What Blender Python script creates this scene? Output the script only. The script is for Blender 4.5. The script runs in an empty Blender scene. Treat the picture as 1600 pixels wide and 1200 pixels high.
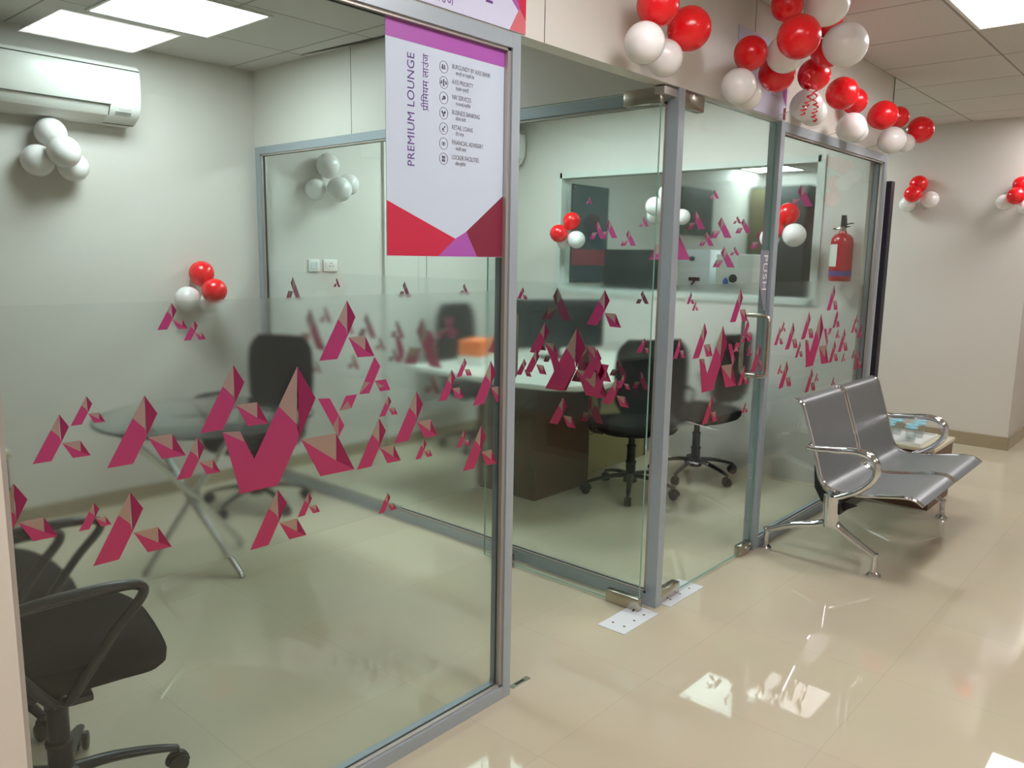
import bpy, bmesh, math, random
from math import sin, cos, pi, radians
from mathutils import Vector, Matrix
random.seed(4)
S = bpy.context.scene
COL = S.collection

# ---------------------------------------------------------------- camera
CAM = Vector((-2.7906, -1.6468, 1.4574))
YAW, PITCH, ROLL = 0.7253, 0.1588, 0.0167
f = Vector((cos(PITCH) * cos(YAW), cos(PITCH) * sin(YAW), -sin(PITCH)))
r = f.cross(Vector((0, 0, 1))).normalized()
u = r.cross(f)
r2 = cos(ROLL) * r + sin(ROLL) * u
u2 = -sin(ROLL) * r + cos(ROLL) * u
cd = bpy.data.cameras.new('camera')
cd.sensor_width = 36
cd.lens = 1250.43 / 1600 * 36
cd.clip_start = 0.02
cam = bpy.data.objects.new('camera', cd)
COL.objects.link(cam)
M = Matrix((r2, u2, -f)).transposed().to_4x4()
M.translation = CAM
cam.matrix_world = M
S.camera = cam

# ---------------------------------------------------------------- world, exposure
w = bpy.data.worlds.new('world')
S.world = w
w.use_nodes = True
w.node_tree.nodes['Background'].inputs[0].default_value = (0.75, 0.85, 1, 1)
w.node_tree.nodes['Background'].inputs[1].default_value = 0.35
S.view_settings.view_transform = 'Standard'
S.view_settings.look = 'None'
S.view_settings.gamma = 1
S.view_settings.use_curve_mapping = False
S.view_settings.exposure = 0.0
S.cycles.max_bounces = 14
S.cycles.transparent_max_bounces = 40
S.cycles.transmission_bounces = 12
S.cycles.glossy_bounces = 5
S.cycles.sample_clamp_indirect = 6
S.cycles.caustics_reflective = False
LIGHT_CAB = 26.0
LIGHT_COR = 19.0

# ---------------------------------------------------------------- materials
def srgb(c):
    if isinstance(c, str):
        c = [int(c[i:i + 2], 16) / 255 for i in (0, 2, 4)]
    return tuple(x / 12.92 if x <= .04045 else ((x + .055) / 1.055) ** 2.4 for x in c) + (1,)

def mat(name, col, rough=.5, metal=0, spec=.5, coat=0, noise=0, nscale=8, bump=0, bscale=200, trans=0, sss=0, emit=0):
    m = bpy.data.materials.new(name)
    m.use_nodes = True
    nt = m.node_tree
    b = nt.nodes['Principled BSDF']
    c = srgb(col)
    b.inputs['Base Color'].default_value = c
    b.inputs['Roughness'].default_value = rough
    b.inputs['Metallic'].default_value = metal
    b.inputs['Specular IOR Level'].default_value = spec
    b.inputs['Coat Weight'].default_value = coat
    b.inputs['Transmission Weight'].default_value = trans
    if sss:
        b.inputs['Subsurface Weight'].default_value = sss
        b.inputs['Subsurface Radius'].default_value = (.02, .01, .01)
    if emit:
        b.inputs['Emission Color'].default_value = c
        b.inputs['Emission Strength'].default_value = emit
    tc = nt.nodes.new('ShaderNodeTexCoord')
    if noise:
        n = nt.nodes.new('ShaderNodeTexNoise')
        n.inputs['Scale'].default_value = nscale
        n.inputs['Detail'].default_value = 4
        nt.links.new(tc.outputs['Object'], n.inputs['Vector'])
        mx = nt.nodes.new('ShaderNodeMix'); mx.data_type = 'RGBA'
        mx.inputs['A'].default_value = tuple(x * (1 - noise) for x in c[:3]) + (1,)
        mx.inputs['B'].default_value = tuple(min(1, x * (1 + noise)) for x in c[:3]) + (1,)
        nt.links.new(n.outputs['Fac'], mx.inputs['Factor'])
        nt.links.new(mx.outputs['Result'], b.inputs['Base Color'])
    if bump:
        n = nt.nodes.new('ShaderNodeTexNoise')
        n.inputs['Scale'].default_value = bscale
        nt.links.new(tc.outputs['Object'], n.inputs['Vector'])
        bp = nt.nodes.new('ShaderNodeBump')
        bp.inputs['Strength'].default_value = bump
        bp.inputs['Distance'].default_value = .002
        nt.links.new(n.outputs['Fac'], bp.inputs['Height'])
        nt.links.new(bp.outputs['Normal'], b.inputs['Normal'])
    return m

M_wall = mat('painted_wall', 'D2CDC6', .5, noise=.03, nscale=1.3, spec=.3)
M_lam = mat('cream_laminate', 'D2D0C8', .35, noise=.02, nscale=2)
M_white = mat('white_plastic', 'E4E3DD', .3)
M_whitegrey = mat('white_enamel', 'DADDE0', .35)
M_base = mat('tan_skirting_tile', '9E9078', .2, noise=.08, nscale=10)
M_alu = mat('brushed_aluminium', 'A4AEB6', .35, metal=.25, noise=.04, nscale=60)
M_alu_in = mat('anodised_aluminium_bead', 'B9B2AC', .35, metal=.5)
M_steel = mat('brushed_steel', 'BCB5A8', .22, metal=1, noise=.06, nscale=50)
M_gasket = mat('dark_rubber_gasket', '3C413E', .6)
M_chrome = mat('chrome', 'DCDCDE', .06, metal=1)
M_black = mat('black_plastic', '101013', .4)
M_blackfab = mat('black_fabric', '09090B', .95, spec=.15, bump=.3, bscale=900)
M_brown = mat('walnut_laminate', '5E3F30', .35, noise=.25, nscale=6)
M_topcream = mat('cream_table_top', 'D9CFB4', .3)
M_desktop = mat('white_desk_top', 'E6E6DC', .25)
M_panelgold = mat('cream_drawer_front', 'B5A878', .4, noise=.04, nscale=5)
M_darkedge = mat('dark_groove', '35322C', .6)
M_redbal = mat('red_latex', 'EE1420', .22, spec=.6, sss=.15)
M_whitebal = mat('white_latex', 'F0EDEC', .22, spec=.6, sss=.3)
M_ribbon = mat('pink_curling_ribbon', 'F04055', .2, spec=.8)
M_ext = mat('red_enamel', 'A8121E', .25)
M_extlabel = mat('white_label', 'D8D8D0', .5)
M_extband = mat('violet_band', '4A3A78', .5)
M_navy = mat('dark_navy_board', '181526', .35, noise=.4, nscale=40)
M_teal = mat('dark_teal_panel', '2F3B3E', .6)
M_dgreen = mat('dark_green_print', '26382B', .5, noise=.5, nscale=6)
M_redprint = mat('red_print', '8E2338', .5)
M_blueprint = mat('slate_print', '3B4A52', .4, noise=.2, nscale=4)
M_board = mat('dark_cupboard_laminate', '3A3C3C', .5)
M_olive = mat('olive_laminate', '5A5238', .5)
M_blue = mat('blue_plastic', '2050A0', .4)
M_cyanlid = mat('pale_blue_lid', '8FC6D6', .4)
M_paper = mat('white_paper', 'E8E8E4', .6)
M_orange = mat('orange_card', 'E8702A', .6)
M_poster = mat('poster_lilac_white', 'C0CCDC', .4)
M_hdr = mat('sign_lilac_white', 'C6C8DE', .4)
M_purple = mat('print_purple', 'A553A8', .4)
M_crimson = mat('print_crimson', 'C02444', .4)
M_maroon = mat('print_maroon', '7C1F38', .4)
M_salmon = mat('print_salmon', 'C86870', .4)
M_violet = mat('print_violet_text', '5A2A80', .5)
M_grey = mat('print_grey_text', '5C5566', .5)
M_monitor = mat('dark_monitor_shell', '0C1014', .4)
M_silver = mat('silver_plate_grey', '8C8A9A', .4, metal=.2)

def floor_mat():
    m = mat('vitrified_tile', 'B9AB90', .018, spec=.5)
    nt = m.node_tree; b = nt.nodes['Principled BSDF']
    tc = nt.nodes.new('ShaderNodeTexCoord')
    mp = nt.nodes.new('ShaderNodeMapping')
    mp.inputs['Location'].default_value = (.51, .888, 0)
    nt.links.new(tc.outputs['Object'], mp.inputs['Vector'])
    br = nt.nodes.new('ShaderNodeTexBrick')
    br.offset = 0; br.squash = 1
    br.inputs['Scale'].default_value = 1
    br.inputs['Brick Width'].default_value = .6
    br.inputs['Row Height'].default_value = .6
    br.inputs['Mortar Size'].default_value = .0011
    br.inputs['Mortar Smooth'].default_value = .3
    br.inputs['Color1'].default_value = srgb('CABFA7')
    br.inputs['Color2'].default_value = srgb('C6BBA3')
    br.inputs['Mortar'].default_value = srgb('B9AF9A')
    nt.links.new(mp.outputs['Vector'], br.inputs['Vector'])
    n = nt.nodes.new('ShaderNodeTexNoise'); n.inputs['Scale'].default_value = 2.2; n.inputs['Detail'].default_value = 6
    nt.links.new(tc.outputs['Object'], n.inputs['Vector'])
    mx = nt.nodes.new('ShaderNodeMix'); mx.data_type = 'RGBA'; mx.blend_type = 'MULTIPLY'
    mx.inputs['Factor'].default_value = .10
    nt.links.new(br.outputs['Color'], mx.inputs['A'])
    nt.links.new(n.outputs['Color'], mx.inputs['B'])
    nt.links.new(mx.outputs['Result'], b.inputs['Base Color'])
    return m
M_floor = floor_mat()

def ceil_mat():
    m = mat('ceiling_tile', 'C6C3BA', .8)
    nt = m.node_tree; b = nt.nodes['Principled BSDF']
    tc = nt.nodes.new('ShaderNodeTexCoord')
    mp = nt.nodes.new('ShaderNodeMapping')
    mp.inputs['Location'].default_value = (-2.25 + .6 * 5, .6, 0)
    nt.links.new(tc.outputs['Object'], mp.inputs['Vector'])
    br = nt.nodes.new('ShaderNodeTexBrick'); br.offset = 0
    br.inputs['Scale'].default_value = 1
    br.inputs['Brick Width'].default_value = .603
    br.inputs['Row Height'].default_value = .603
    br.inputs['Mortar Size'].default_value = .006
    br.inputs['Mortar Smooth'].default_value = .1
    br.inputs['Color1'].default_value = srgb('DAD6D2'); br.inputs['Color2'].default_value = srgb('D5D1CD')
    br.inputs['Mortar'].default_value = srgb('A09C95')
    nt.links.new(mp.outputs['Vector'], br.inputs['Vector'])
    n = nt.nodes.new('ShaderNodeTexNoise'); n.inputs['Scale'].default_value = 90
    nt.links.new(tc.outputs['Object'], n.inputs['Vector'])
    mx = nt.nodes.new('ShaderNodeMix'); mx.data_type = 'RGBA'; mx.blend_type = 'MULTIPLY'
    mx.inputs['Factor'].default_value = .15
    nt.links.new(br.outputs['Color'], mx.inputs['A']); nt.links.new(n.outputs['Fac'], mx.inputs['B'])
    nt.links.new(mx.outputs['Result'], b.inputs['Base Color'])
    bp = nt.nodes.new('ShaderNodeBump'); bp.inputs['Strength'].default_value = .4; bp.inputs['Distance'].default_value = .003
    nt.links.new(br.outputs['Fac'], bp.inputs['Height']); bp.invert = True
    nt.links.new(bp.outputs['Normal'], b.inputs['Normal'])
    return m
M_ceil = ceil_mat()

def glass_mat(name, tint, refl=1.0):
    m = bpy.data.materials.new(name); m.use_nodes = True
    nt = m.node_tree; nt.nodes.clear()
    o = nt.nodes.new('ShaderNodeOutputMaterial')
    t = nt.nodes.new('ShaderNodeBsdfTransparent'); t.inputs[0].default_value = tint + (1,)
    g = nt.nodes.new('ShaderNodeBsdfGlossy'); g.inputs['Roughness'].default_value = .005
    fr = nt.nodes.new('ShaderNodeLayerWeight'); fr.inputs[0].default_value = .1
    # schlick from facing, side independent
    mm = nt.nodes.new('ShaderNodeMath'); mm.operation = 'POWER'; mm.inputs[1].default_value = 5
    nt.links.new(fr.outputs['Facing'], mm.inputs[0])
    ma = nt.nodes.new('ShaderNodeMath'); ma.operation = 'MULTIPLY_ADD'
    ma.inputs[1].default_value = .96; ma.inputs[2].default_value = .034
    nt.links.new(mm.outputs[0], ma.inputs[0])
    fr.inputs[0].default_value = .5
    mx = nt.nodes.new('ShaderNodeMixShader')
    nt.links.new(ma.outputs[0], mx.inputs[0])
    nt.links.new(t.outputs[0], mx.inputs[1]); nt.links.new(g.outputs[0], mx.inputs[2])
    nt.links.new(mx.outputs[0], o.inputs[0])
    return m
M_glass = glass_mat('greenish_clear_glass', (.945, .982, .972))
M_glassedge = mat('green_glass_edge', '6E9A8C', .1, spec=.8)
M_tumbler = glass_mat('clear_tumbler_glass', (.97, .98, .98))

def film_mat():
    m = bpy.data.materials.new('frosted_line_film'); m.use_nodes = True
    nt = m.node_tree; nt.nodes.clear()
    o = nt.nodes.new('ShaderNodeOutputMaterial')
    rf = nt.nodes.new('ShaderNodeBsdfRefraction')
    rf.inputs['Color'].default_value = (.985, .99, .99, 1)
    rf.inputs['Roughness'].default_value = .115
    rf.inputs['IOR'].default_value = 1.2
    d = nt.nodes.new('ShaderNodeBsdfDiffuse'); d.inputs[0].default_value = (.84, .88, .88, 1)
    tr = nt.nodes.new('ShaderNodeBsdfTranslucent'); tr.inputs[0].default_value = (.84, .88, .88, 1)
    a = nt.nodes.new('ShaderNodeMixShader'); a.inputs[0].default_value = .5
    nt.links.new(d.outputs[0], a.inputs[1]); nt.links.new(tr.outputs[0], a.inputs[2])
    mx = nt.nodes.new('ShaderNodeMixShader'); mx.inputs[0].default_value = .018
    nt.links.new(rf.outputs[0], mx.inputs[1]); nt.links.new(a.outputs[0], mx.inputs[2])
    nt.links.new(mx.outputs[0], o.inputs[0])
    return m
M_film = film_mat()

def decal_mat(name, top, bot, alpha):
    m = bpy.data.materials.new(name); m.use_nodes = True
    nt = m.node_tree; nt.nodes.clear()
    o = nt.nodes.new('ShaderNodeOutputMaterial')
    tc = nt.nodes.new('ShaderNodeTexCoord'); sp = nt.nodes.new('ShaderNodeSeparateXYZ')
    nt.links.new(tc.outputs['Object'], sp.inputs[0])
    mr = nt.nodes.new('ShaderNodeMapRange'); mr.inputs[1].default_value = .8; mr.inputs[2].default_value = 1.3
    nt.links.new(sp.outputs['Z'], mr.inputs[0])
    cm = nt.nodes.new('ShaderNodeMix'); cm.data_type = 'RGBA'
    cm.inputs['A'].default_value = srgb(bot); cm.inputs['B'].default_value = srgb(top)
    nt.links.new(mr.outputs[0], cm.inputs['Factor'])
    d = nt.nodes.new('ShaderNodeBsdfDiffuse'); tl = nt.nodes.new('ShaderNodeBsdfTranslucent')
    nt.links.new(cm.outputs['Result'], d.inputs[0]); nt.links.new(cm.outputs['Result'], tl.inputs[0])
    a = nt.nodes.new('ShaderNodeMixShader'); a.inputs[0].default_value = .35
    nt.links.new(d.outputs[0], a.inputs[1]); nt.links.new(tl.outputs[0], a.inputs[2])
    t = nt.nodes.new('ShaderNodeBsdfTransparent')
    nt.links.new(cm.outputs['Result'], t.inputs[0])
    mx = nt.nodes.new('ShaderNodeMixShader'); mx.inputs[0].default_value = alpha
    nt.links.new(t.outputs[0], mx.inputs[1]); nt.links.new(a.outputs[0], mx.inputs[2])
    nt.links.new(mx.outputs[0], o.inputs[0])
    return m
M_mag = decal_mat('magenta_vinyl', 'C85590', 'D05A7C', .74)
M_magd = decal_mat('dark_magenta_vinyl', 'A83E6C', 'B04466', .76)
M_light = decal_mat('pale_pink_vinyl', 'CDB4B2', 'D0B6A4', .55)

def emis(name, col, st):
    m = bpy.data.materials.new(name); m.use_nodes = True
    nt = m.node_tree; nt.nodes.clear()
    o = nt.nodes.new('ShaderNodeOutputMaterial'); e = nt.nodes.new('ShaderNodeEmission')
    e.inputs[0].default_value = col + (1,); e.inputs[1].default_value = st
    nt.links.new(e.outputs[0], o.inputs[0]); return m
M_lampcab = emis('cabin_light_diffuser', (.88, 1, .99), LIGHT_CAB)
M_lampcor = emis('corridor_light_diffuser', (1, .96, .96), LIGHT_COR)

def perf_mat():
    m = mat('perforated_steel', '9C9EA2', .33, metal=.6)
    nt = m.node_tree; b = nt.nodes['Principled BSDF']
    tc = nt.nodes.new('ShaderNodeTexCoord')
    v = nt.nodes.new('ShaderNodeTexVoronoi'); v.inputs['Scale'].default_value = 170; v.inputs['Randomness'].default_value = 0
    nt.links.new(tc.outputs['UV'], v.inputs['Vector'])
    cr = nt.nodes.new('ShaderNodeMapRange'); cr.inputs[1].default_value = .26; cr.inputs[2].default_value = .34
    nt.links.new(v.outputs['Distance'], cr.inputs[0])
    mx = nt.nodes.new('ShaderNodeMix'); mx.data_type = 'RGBA'
    mx.inputs['A'].default_value = srgb('505254'); mx.inputs['B'].default_value = srgb('A2A8AA')
    nt.links.new(cr.outputs[0], mx.inputs['Factor']); nt.links.new(mx.outputs['Result'], b.inputs['Base Color'])
    return m
M_perf = perf_mat()

# ---------------------------------------------------------------- mesh helpers
def box(bm, x0, x1, y0, y1, z0, z1, bev=0, mi=0):
    m = Matrix.Translation(((x0 + x1) / 2, (y0 + y1) / 2, (z0 + z1) / 2)) @ Matrix.Diagonal((x1 - x0, y1 - y0, z1 - z0, 1))
    g = bmesh.ops.create_cube(bm, size=1, matrix=m)
    vs = g['verts']
    if bev:
        es = list({e for v in vs for e in v.link_edges})
        rr = bmesh.ops.bevel(bm, geom=es, offset=bev, segments=2, affect='EDGES', profile=.5)
        fs = rr['faces']
    if mi:
        for fc in {fc for v in vs if v.is_valid for fc in v.link_faces}: fc.material_index = mi
    return bm

def catmull(P, n=6, closed=False):
    P = [Vector(p) for p in P]
    out = []
    N = len(P)
    rng = range(N) if closed else range(N - 1)
    for i in rng:
        a = P[(i - 1) % N] if closed or i > 0 else P[0] * 2 - P[1]
        b, c = P[i], P[(i + 1) % N]
        d = P[(i + 2) % N] if closed or i + 2 < N else P[-1] * 2 - P[-2]
        for k in range(n):
            t = k / n
            out.append(.5 * ((2 * b) + (c - a) * t + (2 * a - 5 * b + 4 * c - d) * t * t + (3 * b - a - 3 * c + d) * t ** 3))
    if not closed: out.append(P[-1])
    return out

def tube(bm, P, rad, seg=12, closed=False, flat=1.0, up=None):
    P = [Vector(p) for p in P]
    N = len(P); rings = []; prev = None
    for i, p in enumerate(P):
        if closed: t = (P[(i + 1) % N] - P[i - 1])
        else: t = P[min(i + 1, N - 1)] - P[max(i - 1, 0)]
        t.normalize()
        if prev is None:
            a = Vector(up) if up else (Vector((0, 0, 1)) if abs(t.z) < .9 else Vector((1, 0, 0)))
            nrm = (a - t * a.dot(t)).normalized()
        else:
            nrm = (prev - t * prev.dot(t)).normalized()
        prev = nrm
        bn = t.cross(nrm)
        rr = rad[i] if isinstance(rad, (list, tuple)) else rad
        rings.append([bm.verts.new(p + nrm * rr * flat * cos(2 * pi * k / seg) + bn * rr * sin(2 * pi * k / seg)) for k in range(seg)])
    R = range(N) if closed else range(N - 1)
    for i in R:
        A, B = rings[i], rings[(i + 1) % N]
        for k in range(seg):
            try: bm.faces.new((A[k], A[(k + 1) % seg], B[(k + 1) % seg], B[k]))
            except ValueError: pass
    if not closed:
        bm.faces.new(rings[0][::-1]); bm.faces.new(rings[-1])
    return bm

def lathe(bm, prof, seg=32, c=(0, 0, 0), axis='z'):
    rings = []
    for (rr, z) in prof:
        ring = []
        for k in range(seg):
            a = 2 * pi * k / seg
            if axis == 'z': v = (c[0] + rr * cos(a), c[1] + rr * sin(a), c[2] + z)
            elif axis == 'x': v = (c[0] + z, c[1] + rr * cos(a), c[2] + rr * sin(a))
            else: v = (c[0] + rr * sin(a), c[1] + z, c[2] + rr * cos(a))
            ring.append(bm.verts.new(v))
        rings.append(ring)
    for A, B in zip(rings, rings[1:]):
        for k in range(seg):
            bm.faces.new((A[k], A[(k + 1) % seg], B[(k + 1) % seg], B[k]))
    bm.faces.new(rings[0][::-1]); bm.faces.new(rings[-1])
    return bm

def prism(bm, poly, fn, d0, d1, mi=0):
    """poly: 2D points; fn(a,b,d)->xyz; extruded between depths d0,d1"""
    A = [bm.verts.new(fn(a, b, d0)) for a, b in poly]
    B = [bm.verts.new(fn(a, b, d1)) for a, b in poly]
    n = len(poly)
    fs = [bm.faces.new(A[::-1]), bm.faces.new(B)]
    for i in range(n):
        fs.append(bm.faces.new((A[i], A[(i + 1) % n], B[(i + 1) % n], B[i])))
    for x in fs: x.material_index = mi
    return bm

def obj(name, bm, mats, parent=None, smooth=False, loc=None, uv=False):
    bmesh.ops.recalc_face_normals(bm, faces=bm.faces)
    me = bpy.data.meshes.new(name)
    bm.to_mesh(me); bm.free()
    for m in (mats if isinstance(mats, (list, tuple)) else [mats]): me.materials.append(m)
    if smooth:
        me.shade_smooth()
        if smooth != 'full': me.set_sharp_from_angle(angle=radians(40))
    o = bpy.data.objects.new(name, me)
    COL.objects.link(o)
    if parent: o.parent = parent
    if loc: o.location = loc
    return o

def N(): return bmesh.new()

def tag(o, label=None, cat=None, group=None, kind=None):
    if label: o['label'] = label
    if cat: o['category'] = cat
    if group: o['group'] = group
    if kind: o['kind'] = kind
    return o

def thing(name, label, cat, loc=(0, 0, 0), rz=0, group=None, kind=None):
    o = bpy.data.objects.new(name, None); COL.objects.link(o)
    o.empty_display_size = .1
    o.location = loc; o.rotation_euler = (0, 0, rz)
    return tag(o, label, cat, group, kind)

def bxo(name, b, m, parent=None, bev=0, smooth=False):
    return obj(name, box(N(), *b, bev=bev), m, parent, smooth=bool(bev))

def struct(name, b, m, label=None):
    o = bxo(name, b, m); o['kind'] = 'structure'
    if label: o['label'] = label
    return o

def copy_tree(o, parent=None):
    c = o.copy(); COL.objects.link(c)
    if parent: c.parent = parent
    for ch in list(o.children): copy_tree(ch, c)
    return c

H, HC, D = 2.10, 2.555, 3.01
# ================================================================= room shell
struct('floor', (-6, 9.2, -4.2, 3.2, -.1, 0), M_floor, 'glossy cream vitrified tile floor')
struct('ceiling', (-6, 9.2, -4.2, 3.2, HC, HC + .1), M_ceil, 'square tiled suspended ceiling')
struct('wall_back', (-6, 9.2, D, D + .12, 0, HC), M_wall, 'pale wall behind both glass cabins')
struct('wall_front', (-2.36, 2.50, 0, .066, H, HC), M_lam, 'cream panelled bulkhead above the glass front')
b = N(); box(b, -6, -2.345, -.004, .12, 0, HC)
o = obj('wall_near', b, mat('near_pillar_paint', 'D8CFC4', .5)); tag(o, 'pale wall end at the left edge of the glass front', kind='structure')
struct('wall_divider', (0, .045, .066, D, H, HC), M_lam, 'cream panel above the dividing glass')
struct('wall_left_cabin', (-4.1, -4.0, .12, D, 0, HC), M_wall)
# wall with the inner window (x = 2.38 .. 2.485)
WX0, WX1 = 2.38, 2.485
wy0, wy1, wz0, wz1 = .36, 2.45, 1.20, 2.085
b = N()
box(b, WX0, WX1, .066, wy0, 0, HC); box(b, WX0, WX1, wy1, D, 0, HC)
box(b, WX0, WX1, wy0, wy1, 0, wz0); box(b, WX0, WX1, wy0, wy1, wz1, HC)
box(b, 2.485, 2.50, .0, .30, 0, HC)
tag(obj('wall_right', b, M_wall), 'pale wall holding the inner window', kind='structure')
struct('wall_far', (4.44, 9.2, -.478, .75, 0, HC), M_wall, 'pale wall across the corridor end')
struct('wall_far_room', (7.3, 7.4, .75, D, 0, HC), M_wall)
struct('wall_opposite', (-6, 9.2, -4.3, -4.2, 0, HC), M_wall)
struct('wall_corridor_start', (-6.1, -6, -4.3, .12, 0, HC), M_wall)
struct('wall_corridor_end', (9.2, 9.3, -4.3, 3.2, 0, HC), M_wall)
def skirt(name, b): return tag(obj(name, box(N(), *b, bev=.003), M_base), 'tan tiled skirting', kind='structure')
skirt('baseboard_back', (-4, 1.011, D - .012, D, 0, .085))
skirt('baseboard_lining', (1.011, 2.38, D - .037, D - .025, 0, .085))
skirt('baseboard_far', (4.428, 4.44, -.49, .75, 0, .105))
skirt('baseboard_corridor', (4.428, 9.2, -.49, -.478, 0, .105))
# bulkhead panel seams
b = N()
for x in (-.811, .60): box(b, x - .0012, x + .0012, -.0008, .001, H, HC)
tag(obj('trim_1', b, M_darkedge), 'fine vertical joints in the bulkhead', kind='structure')
b = N()
box(b, -.0008, .001, 2.025, 2.028, H, HC)
tag(obj('trim_2', b, M_darkedge), 'fine vertical joint above the dividing glass', kind='structure')
b = N(); box(b, 1.417, 1.421, D - .0262, D - .024, .085, HC)
tag(obj('trim_3', b, M_darkedge), 'vertical panel joint in the back wall', kind='structure')
# shadow gap where a ceiling tile sits loose
b = N()
prism(b, [(.0, 1.25), (.0, 1.9), (-.055, 2.4), (-.03, 1.9)], lambda a, c, d: (a - .004, c, d), HC - .004, HC - .001)
tag(obj('trim_4', b, M_darkedge), 'dark gap along a loose ceiling tile', kind='structure')

# lined part of the back wall
struct('wall_lining', (1.011, 2.38, D - .025, D, 0, HC), M_lam, 'paler panelled part of the back wall in the right cabin')

# inner window
wn = tag(bpy.data.objects.new('window_1', None), 'wide inner window with white frame and vinyl artwork', kind='structure'); COL.objects.link(wn)
b = N()
for (y0, y1, z0, z1) in ((wy0 - .03, wy0 + .02, wz0 - .03, wz1 + .03), (wy1 - .02, wy1 + .03, wz0 - .03, wz1 + .03),
                         (wy0, wy1, wz0 - .03, wz0 + .012), (wy0, wy1, wz1 - .012, wz1 + .03)):
    box(b, WX0 - .012, WX1 + .01, y0, y1, z0, z1)
obj('window_frame', b, mat('white_window_frame', 'C9CFC8', .4), wn)
obj('pane', box(N(), 2.425, 2.431, wy0, wy1, wz0, wz1), M_glass, wn)
obj('frosted_film', box(N(), 2.4312, 2.4322, wy0 + .02, wy1 - .02, 1.40, 1.99), M_film, wn)

# ================================================================= vinyl artwork
# one motif in units of its height: x to the right, z down from the tip; 0 = leg, 1 = dark facet, 2 = pale facet
MOT = [
    (0, [(-.19, -.32), (-.59, -1.0), (-.22, -1.0), (0, -.62)]),
    (1, [(0, 0), (.177, -.296), (0, -.62)]),
    (2, [(0, 0), (-.19, -.32), (-.02, -.50)]),
    (0, [(-.19, -.32), (0, -.62), (-.02, -.50)]),
    (2, [(.017, -.64), (.386, -.642), (.38, -.895)]),
    (0, [(.017, -.64), (.38, -.895), (.583, -1.015), (.21, -1.007)]),
    (1, [(.386, -.642), (.583, -1.015), (.38, -.895)]),
]
def artwork(name, parent, fn, motifs, d0, d1, mir=1, polys=None, clip=None, lab=None):
    b = N()
    for i, mt in enumerate(motifs):
        (px, pz, h), m_ = mt[:3], (mt[3] if len(mt) > 3 else 1)
        e = .00002 * i
        for k, P in MOT:
            pts = [(px + mir * m_ * x * h, pz + z * h) for x, z in P]
            if clip:
                if max(p[0] for p in pts) > clip[1] or min(p[0] for p in pts) < clip[0]:
                    pts = [(min(max(p[0], clip[0]), clip[1]), p[1]) for p in pts]
                    if max(p[0] for p in pts) - min(p[0] for p in pts) < .004: continue
            ee = e + (.000008 * k)
            prism(b, pts, fn, d0 - ee, d1 - ee, k)
    for k, L in (polys or {}).items():
        for P in L: prism(b, P, fn, d0 - .0011 - .0001 * (k == 2), d1 - .0011 - .0001 * (k == 2), k)
    o = obj(name, b, [M_mag, M_magd, M_light], parent)
    if lab: o['label'] = lab
    return o
fy = lambda a, z, d: (a, d, z)
fx = lambda a, z, d: (d, a, z)

# the artwork repeats every 1.4 m along the panes: tip position, height
A_front = [(-2.232, 1.138, .09), (-2.18, 1.168, .056), (-2.066, 1.156, .142), (-1.862, 1.202, .146), (-1.955, 1.048, .088), (-1.694, 1.183, .286),
           (-1.543, 1.339, .148), (-1.41, 1.076, .054), (-1.443, 1.019, .129), (-1.309, 1.078, .138), (-1.281, .936, .056), (-1.416, .805, .054),
           (-1.758, .887, .134), (-1.671, .86, .057), (-2.107, .955, .14), (-2.18, .949, .054), (-1.998, 1.347, .056), (-1.95, 1.308, .043),
           (-1.172, 1.126, .088), (-1.12, 1.156, .055), (-1.005, 1.137, .131), (-1.046, .939, .13), (-1.12, .938, .052), (-2.32, 1.017, .12)]
P_front = {0: [[(-1.895, 1.05), (-1.852, 1.046), (-1.816, .968), (-1.826, .931), (-1.858, .902)],
               [(-1.457, 1.187), (-1.438, 1.16), (-1.476, 1.091), (-1.509, 1.092), (-1.492, 1.124)],
               [(-1.457, 1.122), (-1.419, 1.123), (-1.404, 1.092), (-1.439, 1.092)],
               [(-1.516, 1.093), (-1.552, 1.093), (-1.572, 1.056), (-1.535, 1.058)],
               [(-1.637, 1.096), (-1.602, 1.093), (-1.558, 1.016), (-1.577, .988), (-1.594, 1.02)]],
           2: [[(-1.895, 1.05), (-1.852, 1.046), (-1.842, 1.019)], [(-1.492, 1.124), (-1.473, 1.12), (-1.509, 1.092)],
               [(-1.456, 1.12), (-1.426, 1.105), (-1.443, 1.101)], [(-1.572, 1.056), (-1.547, 1.079), (-1.535, 1.058)],
               [(-1.594, 1.02), (-1.576, 1.046), (-1.577, .988)]]}
A_div = [(2.674, 1.309, .139), (2.224, 1.315, .053), (1.627, 1.314, .083), (1.178, 1.319, .055), (1.488, 1.132, .255), (2.497, 1.13, .25), (1.308, 1.153, .112),
         (2.341, 1.15, .103), (1.687, 1.109, .1), (2.077, .889, .093), (1.408, .843, .105), (2.441, .816, .082), (1.717, .954, .081), (1.835, 1.004, .075),
         (.59, 1.322, .144), (.145, 1.326, .054), (.466, 1.15, .286), (.41, 1.062, .15), (.383, .854, .114), (.694, 1.111, .078), (.25, 1.036, .077),
         (.137, .994, .075), (.617, 1.059, .077), (2.13, 1.10, .1), (1.95, 1.13, .14)]
A_door1 = [(.704, 1.32, .052), (.259, 1.327, .148), (.572, 1.174, .141), (.397, 1.16, .279), (.687, 1.002, .078), (.287, 1.081, .13), (.459, .855, .126),
           (.021 + .04, 1.145, .061), (.617, 1.051, .107), (.186, .971, .115), (.83, 1.15, .14), (.15, .99, .06)]
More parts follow.
